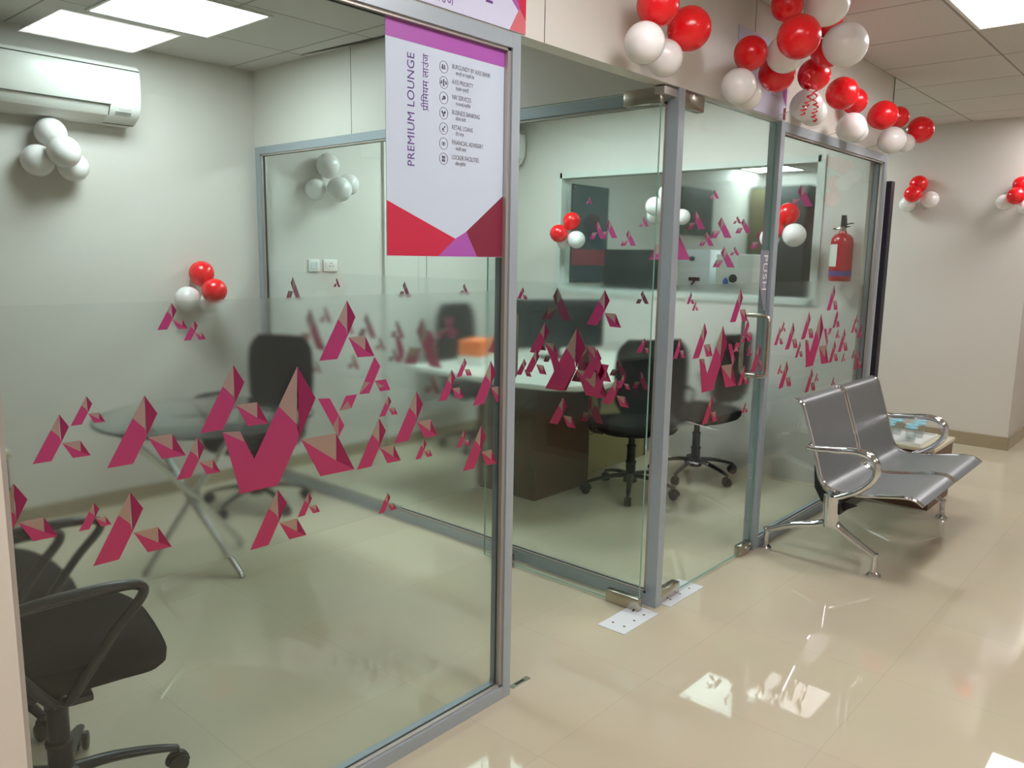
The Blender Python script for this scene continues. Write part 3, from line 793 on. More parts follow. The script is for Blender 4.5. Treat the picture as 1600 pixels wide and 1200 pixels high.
# ================================================================= balloons
def balloon_mesh(mt, nm, squash=1.0):
    b = N()
    prof = []
    for k in range(1, 25):
        a = pi * k / 25
        z = -cos(a); rr = sin(a)
        # slight pear shape towards the knot (bottom)
        if z < 0: rr *= 1 - .12 * (-z) ** 2; z *= 1.10
        prof.append((rr, z))
    lathe(b, prof, 36)
    lathe(b, [(.035, -1.10), (.025, -1.14), (.05, -1.19), (.04, -1.20)], 12)
    bmesh.ops.recalc_face_normals(b, faces=b.faces)
    me = bpy.data.meshes.new(nm); b.to_mesh(me); b.free()
    me.materials.append(mt); me.shade_smooth(); return me
ME = {'r': balloon_mesh(M_redbal, 'red_balloon'), 'w': balloon_mesh(M_whitebal, 'white_balloon')}
CL = {
 'A': ('balloons on the bulkhead over the open doorway', [
    (-0.401, -0.14, 2.277, 0.071, 'r', 'upper left red balloon of the cluster over the open doorway'),
    (-0.18, -0.133, 2.251, 0.076, 'r', 'right red balloon of the cluster over the open doorway'),
    (-0.472, -0.14, 2.145, 0.067, 'w', 'front white balloon of the cluster over the open doorway'),
    (-0.248, -0.08, 2.148, 0.064, 'w', 'white balloon tucked behind the red one over the open doorway'),
    ]),
 'B': ('balloons on the bulkhead over the closed door', [
    (0.285, -0.14, 2.256, 0.066, 'r', 'small red balloon left of the big hanging bunch'),
    (0.535, -0.14, 2.223, 0.075, 'r', 'red balloon just below left of the big hanging bunch'),
    (0.199, -0.14, 2.118, 0.068, 'w', 'white balloon touching the door head at the left of the garland'),
    (0.4, -0.075, 2.125, 0.064, 'w', 'white balloon half behind, second along the door head'),
    ]),
 'C': ('balloons in the big hanging bunch', [
    (0.343, -0.25, 2.427, 0.062, 'r', 'topmost red balloon of the big bunch, left side'),
    (0.193, -0.37, 2.262, 0.079, 'r', 'large red balloon at the lower left of the big bunch'),
    (0.4, -0.23, 2.262, 0.074, 'w', 'white balloon peeking out beneath the big red one of the bunch'),
    (0.484, -0.35, 2.45, 0.087, 'w', 'top white balloon of the big bunch cut by the photo edge'),
    (0.63, -0.38, 2.318, 0.087, 'w', 'large white balloon at the lower right of the big bunch'),
    (0.741, -0.253, 2.468, 0.068, 'r', 'dark red balloon at the right edge of the big bunch, upper'),
    (0.806, -0.238, 2.351, 0.072, 'r', 'red balloon almost hidden behind the lower right white one'),
    ]),
 'E': ('balloons in the garland along the bulkhead', [
    (0.922, -0.14, 2.283, 0.073, 'r', 'red balloon under the big bunch behind the curled ribbon'),
    (0.889, -0.13, 2.149, 0.071, 'w', 'white balloon directly behind the curled ribbon'),
    (1.1, -0.075, 2.155, 0.066, 'w', 'white balloon right of the curled ribbon'),
    (1.279, -0.14, 2.258, 0.078, 'r', 'first large red balloon right of the curled ribbon'),
    (1.62, -0.08, 2.28, 0.066, 'r', 'red balloon behind, second right of the curled ribbon'),
    (1.444, -0.14, 2.121, 0.072, 'w', 'bright white balloon hanging over the fixed glass frame'),
    (1.7, -0.075, 2.137, 0.06, 'w', 'dim white balloon behind the bright white one over the frame'),
    (1.898, -0.14, 2.241, 0.077, 'r', 'red balloon third from the right end of the garland'),
    (2.35, -0.08, 2.296, 0.062, 'r', 'dark red balloon second from the right end of the garland'),
    (2.084, -0.14, 2.132, 0.074, 'w', 'white balloon near the right end of the garland'),
    (2.515, -0.085, 2.168, 0.055, 'w', 'small white balloon at the very end of the garland'),
    (2.591, -0.14, 2.25, 0.079, 'r', 'rightmost red balloon of the garland'),
    ]),
 'G': ('balloons on the far wall beside the glass cabin', [
    (4.372, 0.333, 2.085, 0.07, 'r', 'upper red balloon on the far wall nearer the cabin'),
    (4.271, 0.342, 2.002, 0.067, 'r', 'lower red balloon on the far wall nearer the cabin'),
    (4.37, 0.235, 1.96, 0.067, 'w', 'right white balloon on the far wall nearer the cabin'),
    (4.37, 0.403, 1.93, 0.063, 'w', 'left white balloon on the far wall nearer the cabin'),
    ]),
 'H': ('balloons on the far wall at the photo edge', [
    (4.375, -0.387, 2.051, 0.061, 'r', 'upper red balloon at the right photo edge'),
    (4.29, -0.377, 1.962, 0.065, 'r', 'lower red balloon at the right photo edge'),
    (4.375, -0.283, 1.924, 0.058, 'w', 'left white balloon at the right photo edge'),
    (4.375, -0.43, 1.882, 0.056, 'w', 'lowest white balloon cut by the right photo edge'),
    ]),
 'I': ('white balloons under the air conditioner', [
    (-1.203, 2.931, 2.037, 0.077, 'w', 'top white balloon under the left air conditioner'),
    (-1.19, 2.809, 1.938, 0.08, 'w', 'front white balloon under the left air conditioner'),
    (-1.273, 2.93, 1.895, 0.08, 'w', 'left white balloon under the left air conditioner'),
    (-1.109, 2.926, 1.878, 0.077, 'w', 'lower right white balloon under the left air conditioner'),
    ]),
 'J': ('balloons low on the left cabin back wall', [
    (-0.429, 2.93, 1.325, 0.073, 'r', 'upper red balloon low on the left cabin wall'),
    (-0.412, 2.82, 1.226, 0.073, 'r', 'lower red balloon low on the left cabin wall'),
    (-0.523, 2.93, 1.177, 0.072, 'w', 'left white balloon low on the left cabin wall'),
    (-0.38, 2.94, 1.145, 0.063, 'w', 'frosted over white balloon below the red pair on the left cabin wall'),
    ]),
 'K': ('white balloons on the right cabin back wall', [
    (0.488, 2.93, 2.032, 0.08, 'w', 'top white balloon seen through the dividing glass'),
    (0.39, 2.935, 1.868, 0.07, 'w', 'left white balloon seen through the dividing glass'),
    (0.498, 2.82, 1.872, 0.083, 'w', 'front white balloon seen through the dividing glass'),
    (0.655, 2.93, 1.92, 0.072, 'w', 'right white balloon seen through the dividing glass'),
    ]),
 'L': ('balloons on the left corner of the inner window', [
    (2.293, 2.263, 1.736, 0.069, 'r', 'upper red balloon on the left corner of the inner window'),
    (2.198, 2.315, 1.637, 0.07, 'r', 'lower red balloon on the left corner of the inner window'),
    (2.28, 2.2, 1.59, 0.069, 'w', 'right white balloon on the left corner of the inner window'),
    (2.302, 2.342, 1.575, 0.06, 'w', 'white balloon under the lower red one at the inner window corner'),
    ]),
 'M': ('white balloons on the middle of the inner window', [
    (2.295, 1.413, 1.914, 0.067, 'w', 'top white balloon on the middle of the inner window'),
    (2.201, 1.457, 1.82, 0.067, 'w', 'front white balloon on the middle of the inner window'),
    (2.299, 1.509, 1.764, 0.063, 'w', 'lower white balloon on the middle of the inner window'),
    (2.324, 1.302, 1.748, 0.057, 'w', 'right white balloon beside the door post at the inner window'),
    ]),
 'N': ('balloons on the right part of the inner window', [
    (2.292, 0.517, 1.752, 0.07, 'r', 'upper red balloon behind the closed door edge'),
    (2.202, 0.573, 1.653, 0.067, 'r', 'lower red balloon behind the closed door edge'),
    (2.22, 0.439, 1.615, 0.074, 'w', 'right white balloon behind the closed door edge'),
    (2.297, 0.634, 1.6, 0.065, 'w', 'left white balloon behind the closed door edge'),
    ]),
 'O': ('balloons hanging along the corridor', [
    (5.52, -1.4, 2.45, 0.08, 'r', 'red balloon mirrored in the fixed glass, left'),
    (5.7, -1.35, 2.4, 0.08, 'r', 'red balloon mirrored in the fixed glass, right'),
    (5.62, -1.24, 2.3, 0.08, 'w', 'white balloon mirrored in the fixed glass, upper'),
    (5.46, -1.26, 2.22, 0.08, 'w', 'white balloon mirrored in the fixed glass, lower'),
    (5.62, -1.42, 2.24, 0.08, 'r', 'red balloon mirrored in the fixed glass, middle'),
    (5.54, -1.4, 2.08, 0.08, 'r', 'red balloon mirrored in the fixed glass, lowest'),
    ]),
}
for k, (grp, L) in CL.items():
    cx = sum(e[0] for e in L) / len(L); cy = sum(e[1] for e in L) / len(L); cz = sum(e[2] for e in L) / len(L)
    for (x, y, z, rr, c, lab) in L:
        o = bpy.data.objects.new('balloon', ME[c]); COL.objects.link(o)
        o.location = (x, y, z)
        s = rr * .985
        o.scale = (s, s, s)
        v = Vector((cx - x, (cy + .05 if k not in 'GHLMN' else cy) - y, cz - z))
        if v.length < .01: v = Vector((0, 0, -1))
        o.rotation_euler = (-v).to_track_quat('Z', 'Y').to_euler()
        tag(o, lab, 'balloon', grp)
        if k in 'E' and (round(x, 3), round(y, 3)) in ((.889, -.13), (1.444, -.14), (2.084, -.14), (1.898, -.14)):
            q = Vector((0, -1, .25)).normalized()     # knot turned to the bulkhead, tied with a short string
            o.rotation_euler = q.to_track_quat('Z', 'Y').to_euler()
            b_ = N(); L_ = (abs(y) - .0) / rr / q.y * -1
            tube(b_, [(0, 0, -1.18), (0, 0, -L_)], .02, 6)
            obj('tie_string', b_, M_whitebal, o)

# curled ribbon below the bunch
b = N()
def curl(P, n, rad, amp):
    out = []
    P = catmull(P, 12)
    for i, p in enumerate(P):
        a = i * n
        out.append(p + Vector((cos(a) * amp, sin(a) * amp * .6, 0)))
    return out
def rib(P, n, amp):
    tube(b, curl(P, n, 0, amp), .0042, 6, flat=.3)
rib([(.605, -.24, 2.24), (.61, -.24, 2.185), (.65, -.24, 2.15), (.625, -.24, 2.11), (.60, -.24, 2.085), (.575, -.24, 2.055)], .75, .016)
rib([(.615, -.24, 2.185), (.69, -.24, 2.175), (.70, -.24, 2.13), (.72, -.24, 2.10), (.70, -.24, 2.07), (.733, -.24, 2.045)], .9, .014)
o = obj('curled_ribbon', b, M_ribbon, smooth=True); tag(o, 'curled pink ribbon dangling under the big hanging bunch', 'ribbon')

# ================================================================= office chairs
def office_chair(lab, loc, rz, seat_z=.46, tall=False, arm_r=.011, cast_rot=0, group='black office chairs in the glass cabins'):
    t = thing('office_chair', lab, 'chair', (loc[0], loc[1], 0), rz, group)
    hz = .30
    # base
    b = N()
    lathe(b, [(.035, .07), (.045, .075), (.045, .12), (.03, .13)], 20)
    for k in range(5):
        a = 2 * pi * k / 5 + cast_rot
        P = catmull([(.03 * cos(a), .03 * sin(a), .115), (.12 * cos(a), .12 * sin(a), .11), (.22 * cos(a), .22 * sin(a), .09), (.285 * cos(a), .285 * sin(a), .07)], 4)
        tube(b, P, [.022 - .010 * i / len(P) for i in range(len(P))], 10, flat=.7)
    obj('star_base', b, M_black, t, smooth=True)
    for k in range(5):
        a = 2 * pi * k / 5 + cast_rot
        c = Vector((.285 * cos(a), .285 * sin(a), 0))
        b = N()
        n = Vector((-sin(a), cos(a), 0))
        for s in (-1, 1):
            P = [c + n * s * q for q in (.004, .007, .018, .021)]
            P = [Vector((p.x, p.y, .027)) for p in P]
            tube(b, P, [.021, .0265, .0265, .021], 18)
        tube(b, [Vector((c.x, c.y, .03)), Vector((c.x, c.y, .074))], .007, 8)
        hood = [c + Vector((cos(a), sin(a), 0)) * (.03 * cos(q)) + Vector((0, 0, .028 + .03 * sin(q))) for q in [pi * j / 8 for j in range(9)]]
        tube(b, hood, .012, 6, flat=.25)
        obj('caster', b, M_black, t, smooth=True)
    b = N()
    lathe(b, [(.030, .10), (.030, .19), (.034, .195), (.034, .205), (.026, .21), (.026, .29), (.029, .295), (.029, .305), (.02, .31), (.02, seat_z - .075)], 20)
    obj('gas_column', b, M_black, t, smooth=True)
    b = N()
    box(b, -.11, .10, -.07, .07, seat_z - .085, seat_z - .05, bev=.008)
    tube(b, [(.02, -.07, seat_z - .065), (.03, -.19, seat_z - .06)], .006, 8)
    box(b, .005, .055, -.24, -.18, seat_z - .072, seat_z - .055, bev=.004)
    tube(b, [(-.10, 0, seat_z - .07), (-.22, 0, seat_z - .07), (-.27, 0, seat_z - .03), (-.285, 0, seat_z + .12), (-.285, 0, seat_z + .22)], .02, 10, flat=.5, up=(1, 0, 0))
    obj('mechanism', b, M_black, t, smooth=True)
    # seat cushion
    b = N(); W, Dp = .245, .25
    outline = []
    for k in range(40):
        a = 2 * pi * k / 40
        ex = .55
        outline.append((Dp * abs(cos(a)) ** ex * (1 if cos(a) > 0 else -1), W * abs(sin(a)) ** ex * (1 if sin(a) > 0 else -1)))
    layers = [(-.05, .86), (-.046, .93), (-.025, .99), (0, 1.0), (.018, .97), (.028, .88), (.030, .6), (.027, .2)]
    rings = []
    for dz, s in layers:
        ring = []
        for (x, y) in outline:
            zz = seat_z + dz
            X = x * s
            if X > .1: zz -= (X - .1) ** 2 * 2.0
            ring.append(b.verts.new((X, y * s, zz)))
        rings.append(ring)
    for A, B in zip(rings, rings[1:]):
        for k in range(40): b.faces.new((A[k], A[(k + 1) % 40], B[(k + 1) % 40], B[k]))
    b.faces.new(rings[0][::-1]); b.faces.new(rings[-1])
    obj('seat', b, M_blackfab, t, smooth=True)
    # back
    b = N()
    hb = .56 if tall else .44
    z0 = seat_z + (.06 if tall else .10)
    nz, ny = 12, 10
    fr, bk = [], []
    for i in range(nz + 1):
        v = i / nz
        hw = (.215 + .02 * sin(pi * v)) * (1 - .25 * max(0, v - .8) / .2 * max(0, v - .8) / .2) * (1 - .18 * max(0, .15 - v) / .15)
        zz = z0 + hb * v
        xc = -.275 - .045 * v + .035 * sin(pi * min(1, v * 1.6)) * (1 if v < .62 else 1)
        xc = -.255 - .07 * v - .03 * (1 - v) ** 2 * 0 - .02 * cos(pi * v)
        rf, rb = [], []
        for j in range(ny + 1):
            q = -1 + 2 * j / ny
            cv = .045 * q * q
            ed = (1 - abs(q) ** 6) * (1 - (abs(2 * v - 1)) ** 10)
            th = .006 + (.035 if tall else .018) * ed
            rf.append(b.verts.new((xc + cv + th / 2, hw * q, zz)))
            rb.append(b.verts.new((xc + cv - th / 2, hw * q, zz)))
        fr.append(rf); bk.append(rb)
    for i in range(nz):
        for j in range(ny):
            b.faces.new((fr[i][j], fr[i][j + 1], fr[i + 1][j + 1], fr[i + 1][j]))
            b.faces.new((bk[i][j], bk[i + 1][j], bk[i + 1][j + 1], bk[i][j + 1]))
        b.faces.new((fr[i][0], fr[i + 1][0], bk[i + 1][0], bk[i][0]))
        b.faces.new((fr[i][ny], bk[i][ny], bk[i + 1][ny], fr[i + 1][ny]))
    for j in range(ny):
        b.faces.new((fr[0][j], bk[0][j], bk[0][j + 1], fr[0][j + 1]))
        b.faces.new((fr[nz][j], fr[nz][j + 1], bk[nz][j + 1], bk[nz][j]))
    obj('backrest', b, M_blackfab, t, smooth=True)
    for s in (-1, 1):
        b = N(); y = s * .275; z = seat_z
        P = [(-.02, s * .20, z - .06), (.0, s * .262, z - .045), (.03, y, z + .0), (.10, y, z + .10), (.165, y, z + .175), (.155, y, z + .203), (.09, y, z + .207), (-.02, y, z + .203), (-.10, y, z + .195), (-.135, y, z + .165), (-.11, y, z + .08), (-.06, y, z + .0), (-.03, s * .262, z - .045)]
        tube(b, catmull(P, 5), arm_r, 10, closed=False, flat=1.0)
        # padded top
        tube(b, catmull([(.155, y, z + .205), (.09, y, z + .212), (-.02, y, z + .208), (-.105, y, z + .197)], 4), .017, 10, flat=.6)
        obj('armrest', b, M_black, t, smooth=True)
    return t
office_chair('black office chair nearest the camera, its seat and armrest close behind the front glass', (-2.14, .47), radians(-12), .485, cast_rot=radians(2), arm_r=.012)
office_chair('black office chair behind the nearest one, beside the brown desk at the left edge', (-2.13, 1.13), radians(-4), .43, arm_r=.014)
office_chair('black office chair at the round glass table, its back to the dividing glass', (-.41, 2.43), radians(200), .43)
office_chair('black office chair facing the desk, left of the two visitor chairs by the corner post', (1.35, 1.02), radians(57), .455, cast_rot=radians(10))
office_chair('black visitor office chair seen through the closed glass door, facing the desk', (1.99, .92), radians(86), .455, cast_rot=radians(25))
office_chair('black high-back office chair behind the desk in the right cabin', (1.55, 2.52), radians(-85), .47, tall=True)

# ================================================================= round glass table
t = thing('round_table', 'round glass table on crossed chrome legs in the left cabin', 'table', (-1.07, 1.70, 0))
b = N(); lathe(b, [(.452, .722), (.460, .726), (.460, .731), (.452, .735)], 72)
tp = obj('glass_top', b, [glass_mat('tinted_glass_top', (.80, .86, .84))], t, smooth=True)
b = N(); tube(b, [(.458 * cos(2 * pi * k / 72), .458 * sin(2 * pi * k / 72), .7285) for k in range(72)], .006, 8, closed=True)
o = obj('top_edge', b, M_gasket, t, smooth=True)
hub = Vector((-.045, .07, .345))
for (fx0, fy0) in ((-1.02, 1.54), (-1.31, 1.86), (-.80, 1.925)):
    F = Vector((fx0 + 1.07, fy0 - 1.70, .012))
    dv = hub - F
    side = Vector((-dv.y, dv.x, 0)).normalized() * .018
    P1 = F + dv * ((.708 - F.z) / dv.z)
    b = N(); tube(b, [F + side * 0, F * .5 + P1 * .5 + side, P1], .0155, 14)
    tube(b, [F - Vector((0, 0, .012)), F + dv.normalized() * .02], .017, 14)
    tube(b, [P1 - Vector((0, 0, .001)), P1 + Vector((0, 0, .013))], .03, 16)
    obj('leg', b, M_chrome, t, smooth=True)
b = N(); tube(b, [hub - Vector((0, 0, .02)), hub + Vector((0, 0, .02))], .03, 16)
obj('leg_joint', b, M_gasket, t, smooth=True)

# desk at the left edge
t = thing('desk', 'brown desk with cream top cut off at the left edge behind the chairs', 'desk', (-2.5, 1.85, 0))
bxo('desk_top', (-.72, .595, -.36, .36, .725, .75), M_topcream, t, bev=.004)
bxo('side_panel', (.55, .585, -.34, .34, 0, .724), M_brown, t)
bxo('side_panel', (-.70, -.665, -.34, .34, 0, .724), M_brown, t)
bxo('modesty_panel', (-.665, .55, .30, .32, .12, .724), M_brown, t)

# ================================================================= right cabin desk
t = thing('desk', 'white-topped desk with rounded front and walnut pedestal in the right cabin', 'desk', (1.3, 1.6, 0))
P = [(.56, 2.25), (.55, 1.45), (.555, 1.28), (.60, 1.10), (.70, .97), (.86, .91), (1.05, .92), (1.3, 1.0), (1.62, 1.22), (2.02, 1.40), (2.25, 1.45), (2.25, 2.25)]
b = N(); prism(b, [(x - 1.3, y - 1.6) for x, y in P], lambda x, y, z: (x, y, z), .725, .752)
es = [e for e in b.edges]
obj('desk_top', b, M_desktop, t)
bxo('pedestal', (.785 - 1.3, 1.32 - 1.3, 1.325 - 1.6, 1.81 - 1.6, 0, .724), M_brown, t)
dr = bxo('drawer_unit', (.022, .93, -.12, .22, 0, .724), M_panelgold, t)
b = N(); box(b, .022, .93, -.122, -.119, .268, .272); box(b, .022, .93, -.122, -.119, .50, .504)
obj('drawer_joint', b, M_darkedge, dr)
bxo('side_panel', (.93, .95, -.12, .62, 0, .724), M_brown, t)
# monitor
t = thing('computer_monitor', 'dark computer monitor seen from behind on the white desk', 'monitor', (1.63, 1.86, .752), radians(-32))
bxo('screen_housing', (-.35, .35, -.02, .02, .07, .41), M_monitor, t, bev=.008)
bxo('stand_base', (-.12, .12, -.08, .08, 0, .012), M_black, t, bev=.004)
bxo('stand_neck', (-.03, .03, -.012, .03, .011, .20), M_black, t, bev=.004)
t = thing('orange_box', 'orange and white carton on the left end of the white desk', 'box', (.98, 2.0, .752), radians(20))
bxo('carton', (-.13, .13, -.08, .08, 0, .16), M_orange, t, bev=.003)
bxo('white_sleeve', (-.131, .131, -.081, .081, .0, .06), M_paper, t)

# ================================================================= fire extinguisher
t = thing('fire_extinguisher', 'red fire extinguisher hung on the wall right of the inner window', 'fire extinguisher', (WX0 - .085, .165, 1.335))
b = N()
lathe(b, [(.060, 0), (.064, .006), (.066, .03), (.066, .235), (.062, .262), (.045, .283), (.026, .292), (.022, .305), (.02, .306)], 32)
obj('cylinder', b, M_ext, t, smooth=True)
b = N(); lathe(b, [(.0665, .032), (.0668, .034), (.0668, .062), (.0665, .064)], 32); obj('violet_band', b, M_extband, t, smooth=True)
b = N()
for k in range(8):
    a0, a1 = radians(105 + 9 * k), radians(105 + 9 * (k + 1))
    vs = [b.verts.new((.0675 * cos(a) , .0675 * sin(a), z)) for a, z in ((a0, .09), (a1, .09), (a1, .225), (a0, .225))]
    vs2 = [b.verts.new((.066 * cos(a) , .066 * sin(a), z)) for a, z in ((a0, .09), (a1, .09), (a1, .225), (a0, .225))]
    b.faces.new(vs); b.faces.new(vs2[::-1])
    for q in range(4): b.faces.new((vs[q], vs[(q + 1) % 4], vs2[(q + 1) % 4], vs2[q]))
obj('label_plate', b, M_extlabel, t)
b = N()
lathe(b, [(.018, .305), (.018, .33), (.012, .335)], 16)
tube(b, [(0, .01, .325), (0, .045, .318), (0, .055, .322)], .006, 8)
lathe(b, [(.012, 0), (.014, .01)], 12, (0, .05, .315))
obj('valve', b, M_steel, t, smooth=True)
b = N()
prism(b, [(-.022, .325), (-.012, .40), (.012, .402), (.014, .33)], lambda y, z, x: (x, y, z), -.010, .010)
tube(b, [(0, -.012, .345), (0, -.045, .352), (0, -.06, .352)], .004, 8)
tube(b, [(0, -.012, .33), (0, -.04, .334)], .004, 8)
obj('squeeze_handle', b, M_black, t)
bxo('wall_bracket', (.05, .085, -.02, .02, .1, .26), M_black, t)

# switch plates
for (y0, y1, kind, lab) in ((.368, .455, 0, 'white switch plate on the right cabin back wall'), (.488, .60, 1, 'white socket plate beside the switch plate')):
    t = thing('wall_switch' if not kind else 'wall_socket', lab, 'switch' if not kind else 'socket', ((y0 + y1) / 2, D, 1.33))
    hw = (y1 - y0) / 2
    bxo('plate', (-hw, hw, -.012, 0, 0, .082), M_white, t, bev=.003)
    if kind:
        b = N()
        for dx, dz in ((0, .056), (-.012, .036), (.012, .036)): lathe(b, [(.004, 0), (.004, .002)], 10, (dx + .005, -.0135, dz), 'y')
        obj('socket_hole', b, M_black, t)
        bxo('rocker', (-.045, -.025, -.016, -.011, .02, .06), M_whitegrey, t)
    else:
        for q in (-.02, 0, .02): bxo('rocker', (q - .008, q + .008, -.016, -.011, .02, .062), M_whitegrey, t)

# dark tall board at the end of the glass front
t = bxo('tall_board', (2.535, 2.60, -.02, .03, .0, 1.95), M_navy)
tag(t, 'tall narrow dark navy board standing against the wall end behind the bench', 'board')

# ================================================================= steel bench
bn = thing('waiting_bench', 'two-seat perforated steel waiting bench with chrome armrests', 'bench', (1.61, -.35, 0))
X0b, X1b, XM = 1.045, 2.175, 1.61
prof = [(-.103, .780), (-.132, .778), (-.150, .762), (-.162, .735), (-.180, .680), (-.207, .600), (-.234, .520), (-.254, .450), (-.272, .405), (-.300, .375), (-.345, .358), (-.40, .357),
        (-.47, .364), (-.55, .378), (-.63, .392), (-.675, .395), (-.705, .388), (-.735, .370)]
def seat_shell(x0, x1):
    b = N(); uvl = b.loops.layers.uv.new('UVMap')
    P = [Vector((0, y, z)) for y, z in prof]; P = catmull(P, 4)
    n = len(P); rows = []; s = 0; S_ = [0]
    for i in range(1, n): s += (P[i] - P[i - 1]).length; S_.append(s)
    for i, p in enumerate(P):
        t_ = (P[min(i + 1, n - 1)] - P[max(i - 1, 0)]).normalized()
        nr = Vector((0, -t_.z, t_.y))
        row = []
        for x in (x0, x1):
            row.append((b.verts.new((x - 1.61, p.y + .35 + nr.y * .003, p.z + nr.z * .003)), b.verts.new((x - 1.61, p.y + .35 - nr.y * .003, p.z - nr.z * .003))))
        rows.append(row)
    def face(vs, uvs):
        fc = b.faces.new(vs)
        for l, q in zip(fc.loops, uvs): l[uvl].uv = q
    for i in range(n - 1):
        for side in (0, 1):
            A, B, C, D_ = rows[i][0][side], rows[i][1][side], rows[i + 1][1][side], rows[i + 1][0][side]
            face((A, B, C, D_), ((x0, S_[i]), (x1, S_[i]), (x1, S_[i + 1]), (x0, S_[i + 1])))
        for k in (0, 1):
            b.faces.new((rows[i][k][0], rows[i][k][1], rows[i + 1][k][1], rows[i + 1][k][0]))
    b.faces.new((rows[0][0][0], rows[0][1][0], rows[0][1][1], rows[0][0][1])); b.faces.new((rows[-1][0][0], rows[-1][0][1], rows[-1][1][1], rows[-1][1][0]))
    return b, P
for (x0, x1) in ((X0b, XM - .012), (XM + .012, X1b)):
    b, P = seat_shell(x0 + .008, x1 - .008)
    sh = obj('seat_shell', b, M_perf, bn, smooth=True)
    for x in (x0 + .006, x1 - .006):
        b = N(); tube(b, [Vector((x - 1.61, p.y + .35, p.z)) for p in P], .0085, 8)
        obj('edge_rail', b, M_chrome, sh, smooth=True)
for x in (1.018, 2.202):
    b = N()
    Q = [(-.205, .562), (-.245, .560), (-.30, .565), (-.36, .571), (-.42, .577), (-.463, .575), (-.502, .561), (-.528, .530), (-.532, .49), (-.518, .455), (-.485, .415), (-.44, .38), (-.40, .358), (-.345, .330)]
    tube(b, [Vector((x - 1.61, p.y, p.z)) for p in catmull([Vector((0, y + .35, z)) for y, z in Q], 5)], [.0165 + .006 * sin(pi * min(1, k / 60)) for k in range(66)], 14, flat=.85)
    tube(b, [Vector((x - 1.61, .145, .562)), Vector((x - 1.61 + (.025 if x < 1.6 else -.025), .145, .562))], .017, 14)
    obj('armrest', b, M_chrome, bn, smooth=True)
    b = N()
    tube(b, [Vector((x - 1.61, p.y, p.z)) for p in catmull([(0, .012, .345), (0, .012, .30), (0, .008, .23), (0, .005, .195)], 4)], .038, 14, flat=1.0)
    tube(b, [Vector((x - 1.61, p.y, p.z)) for p in catmull([(0, .0, .225), (0, .03, .205), (0, .08, .185), (0, .19, .155), (0, .325, .098)], 5)], [.026 - .0006 * i for i in range(21)], 12)
    tube(b, [Vector((x - 1.61, p.y, p.z)) for p in catmull([(0, .0, .225), (0, -.03, .195), (0, -.10, .155), (0, -.205, .100)], 5)], [.026 - .0008 * i for i in range(16)], 12)
    lg = obj('leg_frame', b, M_chrome, bn, smooth=True)
    for yy in (.325, -.208):
        b = N(); c = (x - 1.61, yy, 0)
        lathe(b, [(.014, .02), (.014, .10), (.016, .104), (.012, .112)], 16, c)
        lathe(b, [(.030, .0), (.031, .004), (.031, .008), (.018, .018), (.014, .022)], 24, c)
        obj('levelling_foot', b, M_chrome, lg, smooth=True)
b = N(); box(b, -.60, .60, -.035, .035, .26, .315, bev=.004)
obj('cross_beam', b, M_black, bn)
for x in (-.555, -.02, .02, .555):
    b = N(); prism(b, [(.12, .47), (.10, .40), (.07, .355), (.0, .315), (-.10, .31), (-.02, .262), (.03, .262), (.075, .30), (.11, .36)], lambda y, z, d: (d, y - .0, z), x - .004, x + .004)
    obj('seat_bracket', b, M_black, bn)

# ================================================================= side table with tray
t = thing('side_table', 'low brown side table with cream top behind the steel bench', 'side table', (2.52, -.245, 0))
bxo('table_top', (-.24, .24, -.225, .225, .352, .375), M_topcream, t, bev=.003)
for y0, y1 in ((-.215, -.195), (.195, .215)): bxo('side_panel', (-.23, .23, y0, y1, 0, .351), M_brown, t)
bxo('back_panel', (-.23, -.21, -.195, .195, 0, .351), M_brown, t)
bxo('shelf', (-.21, .23, -.195, .195, .06, .08), M_brown, t)
t = thing('serving_tray', 'white serving tray of covered glasses on the side table', 'tray', (2.50, -.235, .375))
b = N(); box(b, -.19, .19, -.15, .15, 0, .006)
for q in ((-.19, .19, -.15, -.142), (-.19, .19, .142, .15), (-.19, -.182, -.142, .142), (.182, .19, -.142, .142)): box(b, *q, .006, .016)
obj('tray_body', b, M_paper, t)
gl = None; k = 0
names = ['nearest the corridor', 'second', 'third', 'fourth', 'fifth', 'sixth', 'seventh', 'eighth']
for i in range(4):
    for j in range(2):
        x = 2.50 - .135 + .09 * i; y = -.235 - .075 + .13 * j + (.02 if i % 2 else 0)
        place = ('front' if j == 0 else 'rear') + ' row, ' + ('left end', 'second from the left', 'third from the left', 'right end')[i]
        if gl is None:
            gl = thing('covered_glass', 'x', 'glass', (x, y, .3812), group='blue-lidded glasses on the tray')
            b = N(); lathe(b, [(.024, 0), (.026, .002), (.031, .085)], 24); lathe(b, [(.022, .008), (.029, .084)], 24)
            obj('tumbler', b, M_tumbler, gl, smooth=True)
            b = N(); lathe(b, [(.036, .0855), (.038, .088), (.037, .093), (.010, .097), (.004, .104)], 24)
            obj('lid', b, M_cyanlid, gl, smooth=True)
            o = gl
        else:
            o = copy_tree(gl); o.location = (x, y, .3812)
        o['label'] = 'small glass with pale blue lid on the tray, ' + place

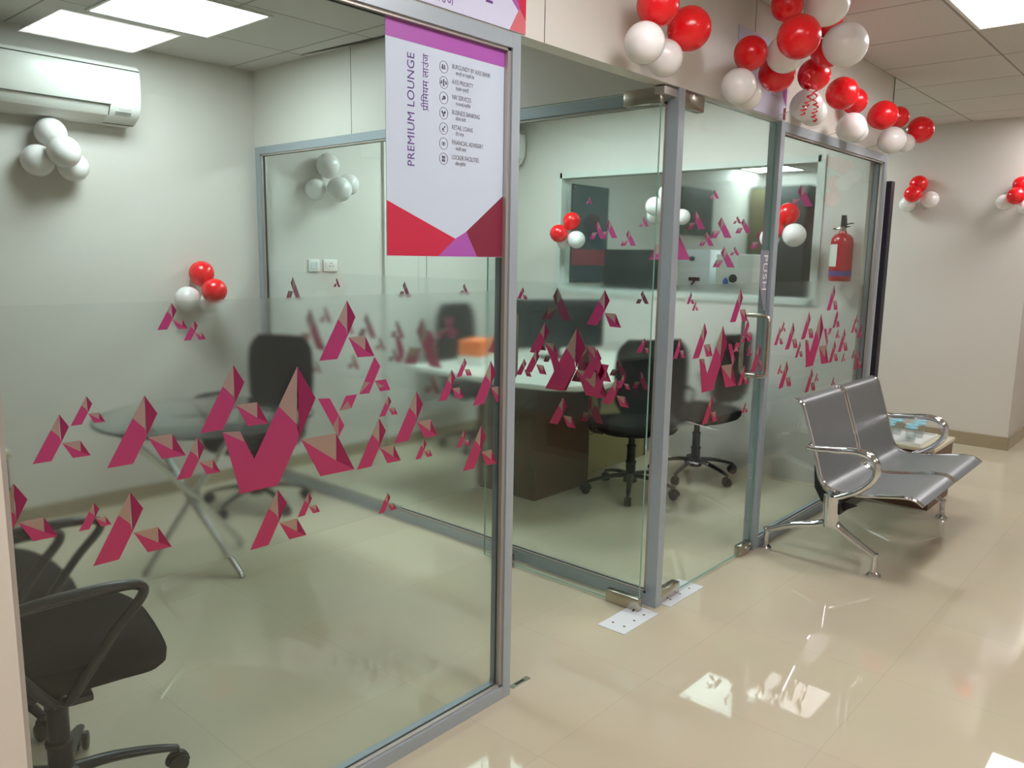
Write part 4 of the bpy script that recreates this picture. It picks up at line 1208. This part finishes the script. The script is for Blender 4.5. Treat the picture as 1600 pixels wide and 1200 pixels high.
# ================================================================= room beyond the inner window
t = thing('framed_poster', 'slate poster with red band in a clear standoff frame beyond the inner window', 'poster', (3.53, 3.0, 1.22))
bxo('print', (-.29, .29, -.012, -.002, 0, .905), M_blueprint, t)
bxo('red_band', (-.29, .29, -.0135, -.012, .16, .31), M_redprint, t)
b = N()
for x in (-.27, .27):
    for z in (.025, .88): lathe(b, [(.010, 0), (.010, -.02)], 12, (x, -.01, z), 'y')
obj('standoff', b, M_chrome, t)
o = bxo('wall_poster', (5.22, 5.95, 2.99, 3.008, 1.72, 2.25), M_dgreen); tag(o, 'dark green poster seen blurred through the inner window', 'poster')
o = bxo('partition_screen', (3.78, 3.82, 2.20, 2.99, 0, 1.535), M_teal); tag(o, 'dark teal office screen beyond the inner window', 'screen')
t = thing('steel_cabinet', 'white cabinet with round handle beyond the inner window', 'cabinet', (3.65, 1.84, 0))
bxo('body', (-.15, .15, -.15, .15, 0, 1.535), M_whitegrey, t, bev=.005)
b = N(); lathe(b, [(.022, 0), (.022, -.02), (.015, -.03)], 16, (-.15, .02, 1.46), 'x'); obj('knob', b, M_black, t, smooth=True)
b = N(); box(b, -.17, -.15, -.06, .04, 1.27, 1.30); tube(b, [(-.16, -.02, 1.28), (-.17, .02, 1.22), (-.17, -.06, 1.205)], .008, 8)
obj('latch', b, M_black, t)
t = thing('document_printer', 'white boxy machine with a round dark dial beyond the inner window', 'machine', (3.65, 1.47, 0))
bxo('body', (-.15, .15, -.165, .165, 0, 1.50), M_white, t, bev=.008)
b = N(); lathe(b, [(.035, 0), (.035, -.012), (.024, -.014)], 20, (-.15, .0, 1.30), 'x'); obj('dial', b, M_black, t, smooth=True)
b = N(); lathe(b, [(.018, .0), (.022, .01), (.022, .05), (.008, .07)], 16, (-.17, .06, 1.235)); obj('blue_knob', b, M_blue, t, smooth=True)
b = N(); box(b, -.152, -.148, -.09, .09, 1.225, 1.235); obj('vent_slot', b, M_black, t)
t = thing('tall_cupboard', 'tall dark cupboard at the far end of the room beyond the inner window', 'cupboard', (7.1, 2.62, 0))
bxo('carcass', (-.19, .19, -.37, .37, 0, 2.36), M_board, t)
bxo('door', (-.205, -.19, -.36, -.005, .05, 2.33), M_board, t)
bxo('door', (-.205, -.19, .005, .36, .05, 2.33), M_olive, t)
